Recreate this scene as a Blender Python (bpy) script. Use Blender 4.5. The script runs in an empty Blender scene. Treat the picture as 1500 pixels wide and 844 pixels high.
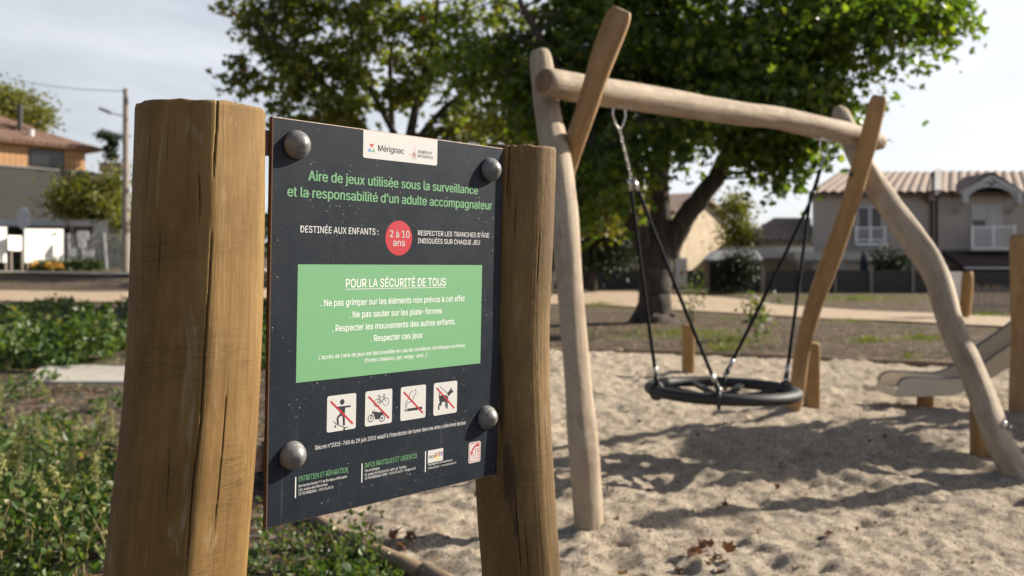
import bpy, math, random
import numpy as np
from mathutils import Vector, Matrix

random.seed(7); RNG = np.random.default_rng(7)
S = bpy.context.scene; COL = S.collection; R = math.radians
# ------------------------------------------------------------------ camera, sky, sun
F = 1375.0; EYE = 1.35; HZ = 389.0
cam = bpy.data.cameras.new('camera'); camo = bpy.data.objects.new('camera', cam); COL.objects.link(camo)
camo.location = (0, 0, EYE); camo.rotation_euler = (R(90), 0, 0)
cam.sensor_width = 36; cam.lens = F / 1500 * 36; cam.shift_y = -(422 - HZ) / 1500
cam.clip_start = .05; cam.clip_end = 3000
cam.dof.use_dof = True; cam.dof.focus_distance = 1.62; cam.dof.aperture_fstop = 4.6; cam.dof.aperture_blades = 0
S.camera = camo
S.view_settings.view_transform = 'Standard'; S.view_settings.look = 'None'
S.view_settings.exposure = 1.0; S.view_settings.gamma = 1.0
SUN = Vector((.94, .35, .585)).normalized()
world = bpy.data.worlds.new('World'); S.world = world; world.use_nodes = True
nt = world.node_tree; bg = nt.nodes['Background']
sky = nt.nodes.new('ShaderNodeTexSky'); sky.sky_type = 'NISHITA'; sky.sun_disc = False
sky.sun_elevation = math.asin(SUN.z); sky.sun_rotation = math.atan2(SUN.x, SUN.y)
sky.air_density = 1.0; sky.dust_density = 2.2; sky.ozone_density = 1.0
tc = nt.nodes.new('ShaderNodeTexCoord'); mp = nt.nodes.new('ShaderNodeMapping')
mp.inputs['Scale'].default_value = (1.0, 1.0, 5.5); mp.inputs['Rotation'].default_value = (R(8), R(-10), 0)
nz = nt.nodes.new('ShaderNodeTexNoise'); nz.inputs['Scale'].default_value = 2.2; nz.inputs['Detail'].default_value = 7
nz.inputs['Roughness'].default_value = .55; nz.inputs['Distortion'].default_value = .5
cr = nt.nodes.new('ShaderNodeMapRange'); cr.inputs[1].default_value = .32; cr.inputs[2].default_value = .72
cr.inputs[3].default_value = .5; cr.inputs[4].default_value = .96
mixc = nt.nodes.new('ShaderNodeMix'); mixc.data_type = 'RGBA'
L = nt.links.new
L(tc.outputs['Generated'], mp.inputs[0]); L(mp.outputs[0], nz.inputs['Vector']); L(nz.outputs[0], cr.inputs[0])
sxyz = nt.nodes.new('ShaderNodeSeparateXYZ'); L(tc.outputs['Generated'], sxyz.inputs[0])
mz = nt.nodes.new('ShaderNodeMapRange'); L(sxyz.outputs[2], mz.inputs[0]); mz.inputs[1].default_value = .22; mz.inputs[2].default_value = .5; mz.inputs[3].default_value = 1; mz.inputs[4].default_value = 0
mm = nt.nodes.new('ShaderNodeMath'); mm.operation = 'MULTIPLY'; L(cr.outputs[0], mm.inputs[0]); L(mz.outputs[0], mm.inputs[1])
L(mm.outputs[0], mixc.inputs[0]); L(sky.outputs[0], mixc.inputs[6]); 
mx_ = nt.nodes.new('ShaderNodeMapRange'); L(sxyz.outputs[0], mx_.inputs[0]); mx_.inputs[1].default_value = -.6; mx_.inputs[2].default_value = .9; mx_.inputs[3].default_value = .86; mx_.inputs[4].default_value = 1.3
hc = nt.nodes.new('ShaderNodeVectorMath'); hc.operation = 'SCALE'; hc.inputs[0].default_value = (9.4, 9.7, 10.3); L(mx_.outputs[0], hc.inputs['Scale']); L(hc.outputs[0], mixc.inputs[7])
L(mixc.outputs[2], bg.inputs[0]); bg.inputs[1].default_value = .052
sl = bpy.data.lights.new('sun', 'SUN'); sl.energy = 5.0; sl.angle = R(.53); sl.color = (1, .92, .80)
so = bpy.data.objects.new('sun', sl); COL.objects.link(so); so.location = (30, 10, 20)
so.rotation_euler = (-SUN).to_track_quat('-Z', 'Y').to_euler()

# ------------------------------------------------------------------ noise
def _h(ix, iy, iz, seed):
    n = (ix * 374761393 + iy * 668265263 + iz * 2147483647 * 3 + seed * 974711) & 0xffffffff
    n = ((n ^ (n >> 13)) * 1274126177) & 0xffffffff
    n = ((n ^ (n >> 16)) * 2246822519) & 0xffffffff
    return ((n ^ (n >> 15)) & 0xffff) / 65535.0
def vn3(x, y, z, seed=0):
    x, y, z = np.broadcast_arrays(np.asarray(x, float), np.asarray(y, float), np.asarray(z, float))
    ix = np.floor(x).astype(np.int64); iy = np.floor(y).astype(np.int64); iz = np.floor(z).astype(np.int64)
    fx = x - ix; fy = y - iy; fz = z - iz
    fx = fx * fx * (3 - 2 * fx); fy = fy * fy * (3 - 2 * fy); fz = fz * fz * (3 - 2 * fz)
    o = 0
    for a in (0, 1):
        for b in (0, 1):
            for c in (0, 1):
                o = o + _h(ix + a, iy + b, iz + c, seed) * (fx if a else 1 - fx) * (fy if b else 1 - fy) * (fz if c else 1 - fz)
    return o * 2 - 1
def fbm(x, y, z=0, oct=4, seed=0, gain=.5):
    o = 0; a = 1
    for k in range(oct):
        o = o + a * vn3(np.asarray(x) * 2 ** k, np.asarray(y) * 2 ** k, np.asarray(z) * 2 ** k, seed + k); a *= gain
    return o

# ------------------------------------------------------------------ places
def P(px, py, d): return np.array([(px - 750) / F * d, d, EYE + (HZ - py) / F * d])
def ss(t): t = np.clip(t, 0, 1); return t * t * (3 - 2 * t)
def base_z(x, y):
    x = np.asarray(x, float); y = np.asarray(y, float)
    u = x / np.maximum(y, 4)
    w = ss((-u - .02) / .3)
    zl = .035 * np.clip(y - 8, 0, 60); zr = .012 * np.clip(y - 18, 0, 60)
    return w * zl + (1 - w) * zr
def ground(px, py):
    lo, hi = 2.0, 300.0
    for _ in range(50):
        m = (lo + hi) / 2; p = P(px, py, m)
        if p[2] > base_z(p[0], p[1]): lo = m
        else: hi = m
    p = P(px, py, lo); p[2] = base_z(p[0], p[1]); return p
SAND = [(2.6, 1.2), (.75, 2.7), (-.386, 4.08), (-.95, 4.78), (-1.6, 6.2), (-1.85, 8.2), (-1.6, 11.2), (-.7, 13.7), (.7, 14.7), (2.4, 14.3), (4.4, 13.3), (6.6, 12.1), (9.5, 10.2), (12, 7), (11, 1.2)]
def smooth_poly(pts, n=8, closed=True):
    pts = [np.array(p, float) for p in pts]; out = []; m = len(pts)
    rng = range(m if closed else m - 1)
    for i in rng:
        p0 = pts[(i - 1) % m] if closed or i > 0 else pts[0]; p1 = pts[i]; p2 = pts[(i + 1) % m]
        p3 = pts[(i + 2) % m] if closed or i + 2 < m else pts[-1]
        for k in range(n):
            t = k / n
            out.append(.5 * ((2 * p1) + (-p0 + p2) * t + (2 * p0 - 5 * p1 + 4 * p2 - p3) * t * t + (-p0 + 3 * p1 - 3 * p2 + p3) * t ** 3))
    if not closed: out.append(pts[-1])
    return out
SP = np.array(smooth_poly(SAND, 8))
def in_poly(x, y, poly=SP):
    x = np.asarray(x); y = np.asarray(y); c = np.zeros(x.shape, bool); j = len(poly) - 1
    for i in range(len(poly)):
        xi, yi = poly[i]; xj, yj = poly[j]
        m = ((yi > y) != (yj > y)) & (x < (xj - xi) * (y - yi) / (yj - yi + 1e-12) + xi)
        c ^= m; j = i
    return c
def poly_dist(x, y, poly=SP):
    d = np.full(np.asarray(x).shape, 1e9)
    for i in range(len(poly)):
        a = poly[i]; b = poly[(i + 1) % len(poly)]; ab = b - a; l2 = ab @ ab + 1e-12
        t = np.clip(((x - a[0]) * ab[0] + (y - a[1]) * ab[1]) / l2, 0, 1)
        d = np.minimum(d, np.hypot(x - a[0] - t * ab[0], y - a[1] - t * ab[1]))
    return d
def sand_z(x, y):
    z = .024 * fbm(x * 2.1, y * 2.1, 0, 3, 11) + .017 * fbm(x * 6, y * 7, 0, 3, 21) + .013 * fbm(x * 17, y * 19, 0, 3, 31) + .012 * (.5 - np.abs(vn3(x * 11, y * 12, 3, 37)))
    z = z + .02 * np.abs(vn3(x * 3.3, y * 3.6, 9, 15))
    pit = vn3(x * 4.3, y * 5.3, 5, 44); z = z - .06 * np.clip(pit - .42, 0, 1); p2 = vn3(x * 9, y * 10, 7, 45); z = z - .03 * np.clip(p2 - .5, 0, 1)
    return z
def dirt_z(x, y):
    return (.03 * fbm(x * .9, y * .9, 0, 3, 61) + .012 * fbm(x * 6, y * 6, 0, 3, 71)) * (.1 + .9 * np.clip((23 - np.asarray(y)) / 4, 0, 1))

# ------------------------------------------------------------------ materials
def new_mat(name):
    m = bpy.data.materials.new(name); m.use_nodes = True; n = m.node_tree
    return m, n, n.nodes['Principled BSDF'], n.links.new
def hexa(c): return (c[0], c[1], c[2], 1)
def nod(n, t, **kw):
    x = n.nodes.new(t)
    for k, v in kw.items(): setattr(x, k, v)
    return x
def noise(n, vec, scale, detail=4, rough=.55, dist=0):
    x = n.nodes.new('ShaderNodeTexNoise'); x.inputs['Scale'].default_value = scale; x.inputs['Detail'].default_value = detail
    x.inputs['Roughness'].default_value = rough; x.inputs['Distortion'].default_value = dist
    if vec is not None: n.links.new(vec, x.inputs['Vector'])
    return x.outputs[0]
def ramp(n, fac, stops):
    x = n.nodes.new('ShaderNodeValToRGB'); e = x.color_ramp.elements
    while len(e) > 1: e.remove(e[-1])
    e[0].position = stops[0][0]; e[0].color = hexa(stops[0][1])
    for p, c in stops[1:]:
        q = e.new(p); q.color = hexa(c)
    n.links.new(fac, x.inputs[0]); return x.outputs[0]
def mixn(n, fac, a, b, mode='MIX'):
    x = n.nodes.new('ShaderNodeMix'); x.data_type = 'RGBA'; x.blend_type = mode
    for s, i in ((fac, 0), (a, 6), (b, 7)):
        if isinstance(s, (int, float)): x.inputs[i].default_value = s
        elif isinstance(s, tuple): x.inputs[i].default_value = hexa(s)
        else: n.links.new(s, x.inputs[i])
    return x.outputs[2]
def maprange(n, v, a, b, c=0, d=1):
    x = n.nodes.new('ShaderNodeMapRange'); n.links.new(v, x.inputs[0])
    for i, q in zip((1, 2, 3, 4), (a, b, c, d)): x.inputs[i].default_value = q
    return x.outputs[0]
def mathn(n, op, a, b=0.0):
    x = n.nodes.new('ShaderNodeMath'); x.operation = op
    for i, q in ((0, a), (1, b)):
        if isinstance(q, (int, float)): x.inputs[i].default_value = q
        else: n.links.new(q, x.inputs[i])
    return x.outputs[0]
def bump(n, h, strength, dist, bs, prev=None):
    x = n.nodes.new('ShaderNodeBump'); x.inputs['Strength'].default_value = strength; x.inputs['Distance'].default_value = dist
    n.links.new(h, x.inputs['Height'])
    if prev is not None: n.links.new(prev, x.inputs['Normal'])
    n.links.new(x.outputs[0], bs.inputs['Normal']); return x.outputs[0]
def coords(n, kind='Object', scale=(1, 1, 1)):
    t = n.nodes.new('ShaderNodeTexCoord'); m = n.nodes.new('ShaderNodeMapping'); m.inputs['Scale'].default_value = scale
    n.links.new(t.outputs[kind], m.inputs[0]); return m.outputs[0]
def plain(name, c1, c2=None, scale=8, rough=.7, metal=0, bmp=0, bscale=None, spec=None):
    m, n, bs, lk = new_mat(name); v = coords(n)
    c2 = c2 or tuple(x * .75 for x in c1)
    h = noise(n, v, scale, 5)
    lk(ramp(n, h, [(.3, c1), (.7, c2)]), bs.inputs['Base Color'])
    bs.inputs['Roughness'].default_value = rough; bs.inputs['Metallic'].default_value = metal
    if spec is not None: bs.inputs['Specular IOR Level'].default_value = spec
    if bmp: bump(n, noise(n, v, bscale or scale * 4, 4), 1, bmp, bs)
    return m
def wood(name, stops, attr_v=False, scar=(.62, .5, .36), scar_amt=.5, grainz=1.2, bmp=.0012, rough=.75, dark=None):
    """grain along local Z; uses UV-like attribute 'along' (metres round, metres along)"""
    m, n, bs, lk = new_mat(name)
    at = n.nodes.new('ShaderNodeAttribute'); at.attribute_name = 'grain'
    def mp(sx, sy, sz):
        q = n.nodes.new('ShaderNodeMapping'); q.inputs['Scale'].default_value = (sx, sy, sz); lk(at.outputs['Vector'], q.inputs[0]); return q.outputs[0]
    broad = noise(n, mp(14, 14, 1.1), 1.0, 4, .5, .6)
    fine = noise(n, mp(110, 110, 6), 1.0, 6, .7, .9)
    tick = noise(n, mp(26, 26, 260), 1.0, 4, .75, 1.2); tmask = maprange(n, noise(n, mp(7, 7, 9), 1.0, 3), .45, .65)
    blot = noise(n, mp(7, 7, 3.5), 1.0, 6, .7, 1.0)
    val = mathn(n, 'ADD', mathn(n, 'MULTIPLY', broad, .40), mathn(n, 'ADD', mathn(n, 'MULTIPLY', fine, .30), mathn(n, 'MULTIPLY', blot, .35)))
    col = ramp(n, val, stops)
    # pale scuffs and thin dark checks
    sc = n.nodes.new('ShaderNodeTexNoise'); sc.inputs['Scale'].default_value = 1; sc.inputs['Detail'].default_value = 6; sc.inputs['Distortion'].default_value = 2.2
    q = n.nodes.new('ShaderNodeMapping'); q.inputs['Scale'].default_value = (24, 24, 5); q.inputs['Rotation'].default_value = (.25, .35, 0); lk(at.outputs['Vector'], q.inputs[0]); lk(q.outputs[0], sc.inputs['Vector'])
    col = mixn(n, mathn(n, 'MULTIPLY', maprange(n, sc.outputs[0], .62, .78), scar_amt), col, scar)
    ck = noise(n, mp(75, 75, 1.6), 1.0, 2, .4, .4)
    ckm = maprange(n, ck, .735, .75)
    col = mixn(n, mathn(n, 'MULTIPLY', ckm, .75), col, tuple(x * .3 for x in stops[0][1]))
    col = mixn(n, mathn(n, 'MULTIPLY', mathn(n, 'MULTIPLY', maprange(n, tick, .46, .66), tmask), .55), col, tuple(x * .55 for x in stops[0][1]))
    kv = n.nodes.new('ShaderNodeTexVoronoi'); kv.inputs['Scale'].default_value = 1; pass
    lk(mp(7, 7, 3.2), kv.inputs['Vector']); ks = n.nodes.new('ShaderNodeSeparateColor'); lk(kv.outputs['Color'], ks.inputs[0])
    km = mathn(n, 'MULTIPLY', maprange(n, kv.outputs['Distance'], .16, .05), maprange(n, ks.outputs[0], .74, .78))
    col = mixn(n, mathn(n, 'MULTIPLY', km, .6), col, tuple(x * .35 for x in stops[0][1]))
    if dark:   # weathered dark streak on the wood itself
        dk = noise(n, mp(9, 9, 1.3), 1.0, 6, .65, .8)
        col = mixn(n, mathn(n, 'MULTIPLY', maprange(n, dk, .56, .68), dark), col, (.02, .016, .012))
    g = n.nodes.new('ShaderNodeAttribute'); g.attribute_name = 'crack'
    col = mixn(n, g.outputs['Fac'], col, (.03, .02, .012))  # painted shade inside the post cracks; the same mask carries the wood stains
    lk(col, bs.inputs['Base Color']); bs.inputs['Roughness'].default_value = rough
    bs.inputs['Specular IOR Level'].default_value = .3
    hh = mathn(n, 'ADD', mathn(n, 'MULTIPLY', fine, .6), mathn(n, 'ADD', mathn(n, 'MULTIPLY', mathn(n, 'MULTIPLY', tick, tmask), .35), mathn(n, 'MULTIPLY', ckm, -1.5)))
    bump(n, hh, 1, bmp * 1.4, bs)
    return m
def leaf_mat(name, stops, trans=.45, rough=.45, tcol=1.6):
    m, n, bs, lk = new_mat(name)
    at = n.nodes.new('ShaderNodeAttribute'); at.attribute_name = 'rnd'
    col = ramp(n, at.outputs['Fac'], stops)
    lk(col, bs.inputs['Base Color']); bs.inputs['Roughness'].default_value = rough
    bs.inputs['Specular IOR Level'].default_value = .4
    tr = n.nodes.new('ShaderNodeBsdfTranslucent')
    lk(mixn(n, 1.0, col, (tcol, tcol * 1.05, tcol * .35), 'MULTIPLY'), tr.inputs[0])
    mx = n.nodes.new('ShaderNodeMixShader'); mx.inputs[0].default_value = trans
    lk(bs.outputs[0], mx.inputs[1]); lk(tr.outputs[0], mx.inputs[2]); lk(mx.outputs[0], n.nodes['Material Output'].inputs[0])
    return m

M = {}
M['post'] = wood('post_wood', [(.33, (0.068, 0.035, 0.009)), (.44, (0.129, 0.070, 0.018)), (.54, (0.179, 0.101, 0.030)), (.66, (0.249, 0.154, 0.053))], scar=(.44, .35, .24), scar_amt=.5)
M['post_dark'] = wood('post_wood_weathered', [(.32, (0.066, 0.039, 0.014)), (.45, (0.118, 0.071, 0.025)), (.55, (0.164, 0.101, 0.037)), (.68, (0.235, 0.149, 0.060))], scar=(.42, .33, .22), scar_amt=.35, dark=.5)
M['robinia'] = wood('robinia_log', [(.3, (0.169, 0.114, 0.070)), (.43, (0.289, 0.216, 0.147)), (.54, (0.373, 0.295, 0.211)), (.68, (0.451, 0.374, 0.281))], scar=(.70, .64, .55), scar_amt=.45, bmp=.006)
M['robinia_warm'] = wood('robinia_planed', [(.3, (0.192, 0.108, 0.046)), (.45, (0.280, 0.168, 0.076)), (.58, (0.352, 0.224, 0.110)), (.72, (0.416, 0.296, 0.167))], scar=(.55, .4, .26), scar_amt=.25, bmp=.003)
M['stub'] = wood('stub_wood', [(.3, (0.182, 0.098, 0.033)), (.5, (0.266, 0.154, 0.056)), (.7, (0.322, 0.203, 0.086))])
M['end_grain'] = plain('end_grain', (.24, .15, .08), (.15, .09, .05), 14, .85, 0, .002, 60)
M['edging'] = wood('edging_wood', [(.3, (0.119, 0.077, 0.046)), (.5, (0.203, 0.140, 0.086)), (.7, (0.280, 0.210, 0.139))])
M['steel'] = plain('steel', (.55, .54, .52), (.42, .41, .4), 30, .32, 1.0, .0006, 200)
M['rusty'] = plain('bracket_steel', (.25, .2, .17), (.16, .1, .07), 60, .5, .6, .0006, 200)
M['cap'] = plain('grey_plastic_cap', (.17, .168, .165), (.12, .118, .116), 120, .42, 0.0, .0006, 380, spec=.6)
M['rubber'] = plain('black_rubber', (.009, .009, .010), (.015, .015, .015), 12, .62, 0, .0015, 90)
M['rope'] = plain('black_rope', (.006, .006, .007), (.014, .014, .014), 60, .85, 0, .002, 200, .2)
M['slide'] = plain('slide_shell', (.62, .54, .42), (.54, .47, .36), 3, .42, 0, .001, 40)
M['slide_edge'] = plain('slide_edge', (.16, .15, .14), (.12, .11, .1), 5, .4)
M['core'] = plain('laminate_core', (.12, .065, .04), (.07, .035, .022), 60, .7)
M['bevel'] = plain('laminate_bevel', (.5, .38, .3), (.34, .24, .18), 90, .6)
def simple(name, c, rough=.45):
    m, n, bs, lk = new_mat(name); v = coords(n)
    col = mixn(n, maprange(n, noise(n, v, 90, 5, .7), .62, .75, 0, .12), c, (.35, .3, .24))
    lk(col, bs.inputs['Base Color']); bs.inputs['Roughness'].default_value = rough; return m
M['p_white'] = simple('print_white', (0.522, 0.509, 0.487)); M['p_green'] = simple('print_green', (0.144, 0.335, 0.161))
M['p_text'] = simple('print_pale_text', (.66, .65, .64)); M['p_ltgreen'] = simple('print_light_green', (0.148, 0.339, 0.165))
M['p_bright'] = simple('print_bright_white', (.86, .85, .83)); M['p_red'] = simple('print_red', (.42, .016, .026)); M['p_black'] = simple('print_black', (.018, .022, .028))
M['p_blue'] = simple('print_blue', (.07, .2, .52)); M['p_yellow'] = simple('print_yellow', (.8, .55, .08))
M['p_orange'] = simple('print_orange', (.75, .25, .05)); M['p_magenta'] = simple('print_magenta', (.6, .03, .25)); M['p_cyan'] = simple('print_cyan', (.08, .45, .65)); M['p_grey'] = simple('print_grey', (.3, .29, .28))
def panel_mat():
    m, n, bs, lk = new_mat('slate_laminate'); v = coords(n)
    base = mixn(n, maprange(n, noise(n, v, 6, 4), .35, .7), (.010, .015, .022), (.016, .021, .028))
    vo = n.nodes.new('ShaderNodeTexVoronoi'); vo.inputs['Scale'].default_value = 150; vo.inputs['Randomness'].default_value = 1; lk(v, vo.inputs['Vector'])
    sp = mathn(n, 'MULTIPLY', maprange(n, vo.outputs['Distance'], .19, .10), maprange(n, noise(n, v, 11, 3), .50, .58))
    w = n.nodes.new('ShaderNodeSeparateColor'); lk(vo.outputs['Color'], w.inputs[0])
    sp = mathn(n, 'MULTIPLY', sp, maprange(n, w.outputs[0], .62, .78))
    base = mixn(n, mathn(n, 'MULTIPLY', sp, .8), base, (.42, .39, .33))
    v3 = n.nodes.new('ShaderNodeTexVoronoi'); v3.inputs['Scale'].default_value = 330; lk(v, v3.inputs['Vector']); w3 = n.nodes.new('ShaderNodeSeparateColor'); lk(v3.outputs['Color'], w3.inputs[0])
    s3 = mathn(n, 'MULTIPLY', maprange(n, v3.outputs['Distance'], .26, .12), mathn(n, 'MULTIPLY', maprange(n, w3.outputs[1], .8, .9), maprange(n, noise(n, v, 5, 3), .42, .62)))
    base = mixn(n, mathn(n, 'MULTIPLY', s3, .3), base, (.36, .33, .28))
    q = coords(n, 'Object', (60, 60, 4)); st = noise(n, q, 1.0, 6, .7, .4)   # run-off streaks
    base = mixn(n, maprange(n, st, .62, .8, 0, .10), base, (.4, .38, .34))
    q2 = n.nodes.new('ShaderNodeMapping'); q2.inputs['Rotation'].default_value = (0, .9, .2); q2.inputs['Scale'].default_value = (6, 60, 260); lk(v, q2.inputs[0])
    base = mixn(n, maprange(n, noise(n, q2.outputs[0], 1, 3, .5, 1.5), .73, .8, 0, .14), base, (.4, .38, .34))
    lk(base, bs.inputs['Base Color']); lk(maprange(n, noise(n, v, 25, 5), .3, .7, .42, .6), bs.inputs['Roughness']); bs.inputs['Specular IOR Level'].default_value = .15
    bump(n, noise(n, v, 500, 3), .5, .0003, bs); return m
M['panel'] = panel_mat()
def sand_mat():
    m, n, bs, lk = new_mat('sand'); v = coords(n)
    a = noise(n, v, 3.0, 5); b = noise(n, v, 55, 7, .85); c = noise(n, v, 200, 3, .7)
    col = ramp(n, mathn(n, 'ADD', mathn(n, 'MULTIPLY', a, .25), mathn(n, 'MULTIPLY', b, .75)), [(.31, (.25, .19, .13)), (.43, (.47, .385, .28)), (.53, (.63, .53, .405)), (.65, (.79, .69, .56))])
    vo = n.nodes.new('ShaderNodeTexVoronoi'); vo.inputs['Scale'].default_value = 85; lk(v, vo.inputs['Vector'])
    sc = n.nodes.new('ShaderNodeSeparateColor'); lk(vo.outputs['Color'], sc.inputs[0])
    col = mixn(n, maprange(n, sc.outputs[0], .86, .88, 0, .5), col, (.70, .63, .52))
    col = mixn(n, maprange(n, sc.outputs[1], .84, .86, 0, .65), col, (.17, .125, .09))
    col = mixn(n, maprange(n, sc.outputs[2], .93, .95, 0, .7), col, (.33, .17, .09))
    lk(col, bs.inputs['Base Color']); bs.inputs['Roughness'].default_value = .92; bs.inputs['Specular IOR Level'].default_value = .15
    p = bump(n, noise(n, v, 30, 5, .7), 1, .06, bs); p = bump(n, b, 1, .016, bs, p); p = bump(n, c, 1, .004, bs, p); return m
M['sand'] = sand_mat()
def dirt_mat():
    m, n, bs, lk = new_mat('dirt'); v = coords(n)
    a = noise(n, v, 1.6, 8, .7, .6); b = noise(n, v, 28, 6, .75); g = noise(n, v, .32, 5, .65)
    col = ramp(n, mathn(n, 'ADD', mathn(n, 'MULTIPLY', a, .62), mathn(n, 'MULTIPLY', b, .38)), [(.35, (.028, .021, .016)), (.46, (.062, .047, .037)), (.56, (.115, .09, .071)), (.68, (.215, .175, .14))])
    col = mixn(n, maprange(n, mathn(n, 'ADD', g, mathn(n, 'MULTIPLY', b, .25)), .66, .78, 0, .55), col, (.07, .10, .025))
    vo = n.nodes.new('ShaderNodeTexVoronoi'); vo.inputs['Scale'].default_value = 22; lk(v, vo.inputs['Vector'])
    sc = n.nodes.new('ShaderNodeSeparateColor'); lk(vo.outputs['Color'], sc.inputs[0])
    col = mixn(n, maprange(n, sc.outputs[0], .86, .88, 0, .6), col, (.36, .20, .10))
    col = mixn(n, maprange(n, sc.outputs[1], .86, .88, 0, .5), col, (.42, .36, .28))
    lk(col, bs.inputs['Base Color']); bs.inputs['Roughness'].default_value = .95; bs.inputs['Specular IOR Level'].default_value = .1
    p = bump(n, b, 1, .05, bs); bump(n, vo.outputs['Distance'], .8, .03, bs, p); return m
M['dirt'] = dirt_mat()
M['path'] = plain('path_gravel', (.39, .29, .195), (.31, .23, .15), 3, .95, 0, .01, 40)
M['slab'] = plain('concrete', (.42, .39, .34), (.30, .27, .23), 4, .9, 0, .004, 40)
M['asphalt'] = plain('asphalt', (.06, .058, .056), (.045, .043, .04), 4, .9)
def bark_mat():
    m, n, bs, lk = new_mat('bark'); v = coords(n, 'Object', (5, 5, 1.2))
    b = noise(n, v, 2.2, 6, .7, .6)
    lk(ramp(n, b, [(.3, (.018, .014, .011)), (.5, (.06, .046, .036)), (.7, (.13, .10, .08))]), bs.inputs['Base Color'])
    bs.inputs['Roughness'].default_value = .95; bump(n, b, 1, .08, bs); return m
M['bark'] = bark_mat()
M['leafA'] = leaf_mat('leaf_plane_tree', [(0, (.022, .045, .010)), (.45, (.055, .09, .014)), (.8, (.12, .155, .02)), (1, (.17, .18, .028))], .5, .35, 2.4)
M['leafB'] = leaf_mat('leaf_autumn_tree', [(0, (.04, .06, .014)), (.5, (.095, .11, .022)), (.88, (.14, .15, .025)), (.98, (.2, .16, .03)), (1, (.18, .07, .03))], .45, .45, 2.3)
M['leafY'] = leaf_mat('leaf_yellowing', [(0, (.07, .09, .018)), (.6, (.16, .16, .03)), (1, (.26, .19, .04))], .4, .5, 1.5)
M['leafD'] = leaf_mat('leaf_evergreen', [(0, (.01, .02, .009)), (1, (.035, .055, .018))], .15, .55, 1.2)
M['weed'] = leaf_mat('weed_leaf', [(0, (.03, .065, .018)), (.55, (.07, .115, .028)), (.88, (.14, .18, .05)), (1, (.24, .20, .07))], .35, .45, 1.5)
M['seed'] = leaf_mat('weed_seed', [(0, (.20, .22, .08)), (1, (.42, .40, .18))], .25, .7, 1.2)
M['stem'] = plain('weed_stem', (.16, .18, .06), (.2, .12, .05), 20, .6)
M['grass'] = leaf_mat('grass_blade', [(0, (.075, .10, .018)), (1, (.20, .22, .045))], .35, .5, 1.3)
M['dead'] = leaf_mat('dead_leaf', [(0, (.07, .03, .018)), (.5, (.13, .055, .032)), (.8, (.20, .10, .055)), (1, (.3, .2, .1))], .2, .6, 1.1)
M['flower'] = plain('orange_flower', (.7, .32, .03), (.75, .45, .05), 9, .6)
M['tile'] = plain('roof_tile', (.29, .21, .16), (.19, .135, .105), 2.2, .85, 0, .02, 8)
M['tile_red'] = plain('roof_tile_red', (.30, .18, .125), (.17, .10, .07), 1.8, .85, 0, .02, 8)
M['tile_dark'] = plain('roof_tile_dark', (.11, .07, .055), (.07, .05, .04), 2, .85)
M['render_pink'] = plain('wall_render', (.42, .36, .32), (.37, .32, .28), .8, .9, 0, .004, 40)
M['render_pale'] = plain('wall_pale', (.50, .47, .43), (.44, .41, .37), .8, .9)
M['white'] = plain('white_paint', (.78, .77, .75), (.7, .69, .67), 3, .5)
M['board_white'] = plain('white_board', (.82, .81, .76), (.76, .75, .70), 3, .5)
M['trim'] = plain('grey_trim', (.5, .5, .5), (.43, .43, .43), 3, .6)
M['glass'] = plain('window_glass', (.015, .017, .017), (.025, .027, .025), 2, .2, 0, 0, None, .5)
M['shutter'] = plain('shutter', (.48, .47, .46), (.42, .41, .40), 3, .6)
M['grey_wall'] = plain('grey_render', (.052, .048, .045), (.042, .039, .037), .7, .9)
M['larch'] = plain('larch_board', (.44, .24, .105), (.34, .18, .075), 4, .7)
M['stone'] = plain('stone_wall', (.56, .46, .33), (.40, .32, .22), 1.6, .95, 0, .03, 6)
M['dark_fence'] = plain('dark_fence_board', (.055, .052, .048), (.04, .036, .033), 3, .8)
M['shed_roof'] = plain('grey_shed_roof', (.14, .145, .15), (.11, .112, .115), 2, .6)
M['green_sheet'] = plain('green_sheet', (.03, .07, .055), (.025, .05, .04), 2, .7)
M['concrete_pole'] = plain('pole_concrete', (.30, .25, .20), (.22, .18, .145), 3, .9)
M['darkmetal'] = plain('dark_metal', (.05, .05, .052), (.035, .035, .036), 5, .5, .5)
M['lamp'] = plain('lamp_grey', (.25, .25, .25), (.2, .2, .2), 5, .5, .4)

# ------------------------------------------------------------------ mesh helpers
def link(o, parent=None):
    COL.objects.link(o)
    if parent is not None: o.parent = parent
    return o
def mesh_np(name, V, Fc, mats, parent=None, smooth=True, midx=None, attrs=None):
    """V (n,3); Fc: array (m,k) or list of arrays/tuples"""
    me = bpy.data.meshes.new(name); V = np.asarray(V, np.float32)
    if isinstance(Fc, np.ndarray):
        k = Fc.shape[1]; m = len(Fc)
        me.vertices.add(len(V)); me.vertices.foreach_set('co', V.ravel())
        me.loops.add(m * k); me.loops.foreach_set('vertex_index', Fc.astype(np.int32).ravel())
        me.polygons.add(m); me.polygons.foreach_set('loop_start', np.arange(0, m * k, k, dtype=np.int32))
        me.polygons.foreach_set('loop_total', np.full(m, k, np.int32)); me.update(calc_edges=True)
    else:
        me.from_pydata([tuple(map(float, v)) for v in V], [], [tuple(int(i) for i in f) for f in Fc])
    me.polygons.foreach_set('use_smooth', np.full(len(me.polygons), smooth, bool))
    for mt in (mats if isinstance(mats, (list, tuple)) else [mats]): me.materials.append(mt)
    if midx is not None: me.polygons.foreach_set('material_index', np.asarray(midx, np.int32))
    for an, (ty, data) in (attrs or {}).items():
        a = me.attributes.new(an, ty, 'POINT')
        a.data.foreach_set('vector' if ty == 'FLOAT_VECTOR' else 'value', np.asarray(data, np.float32).ravel())
    me.validate(); me.update()
    return link(bpy.data.objects.new(name, me), parent)
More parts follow.
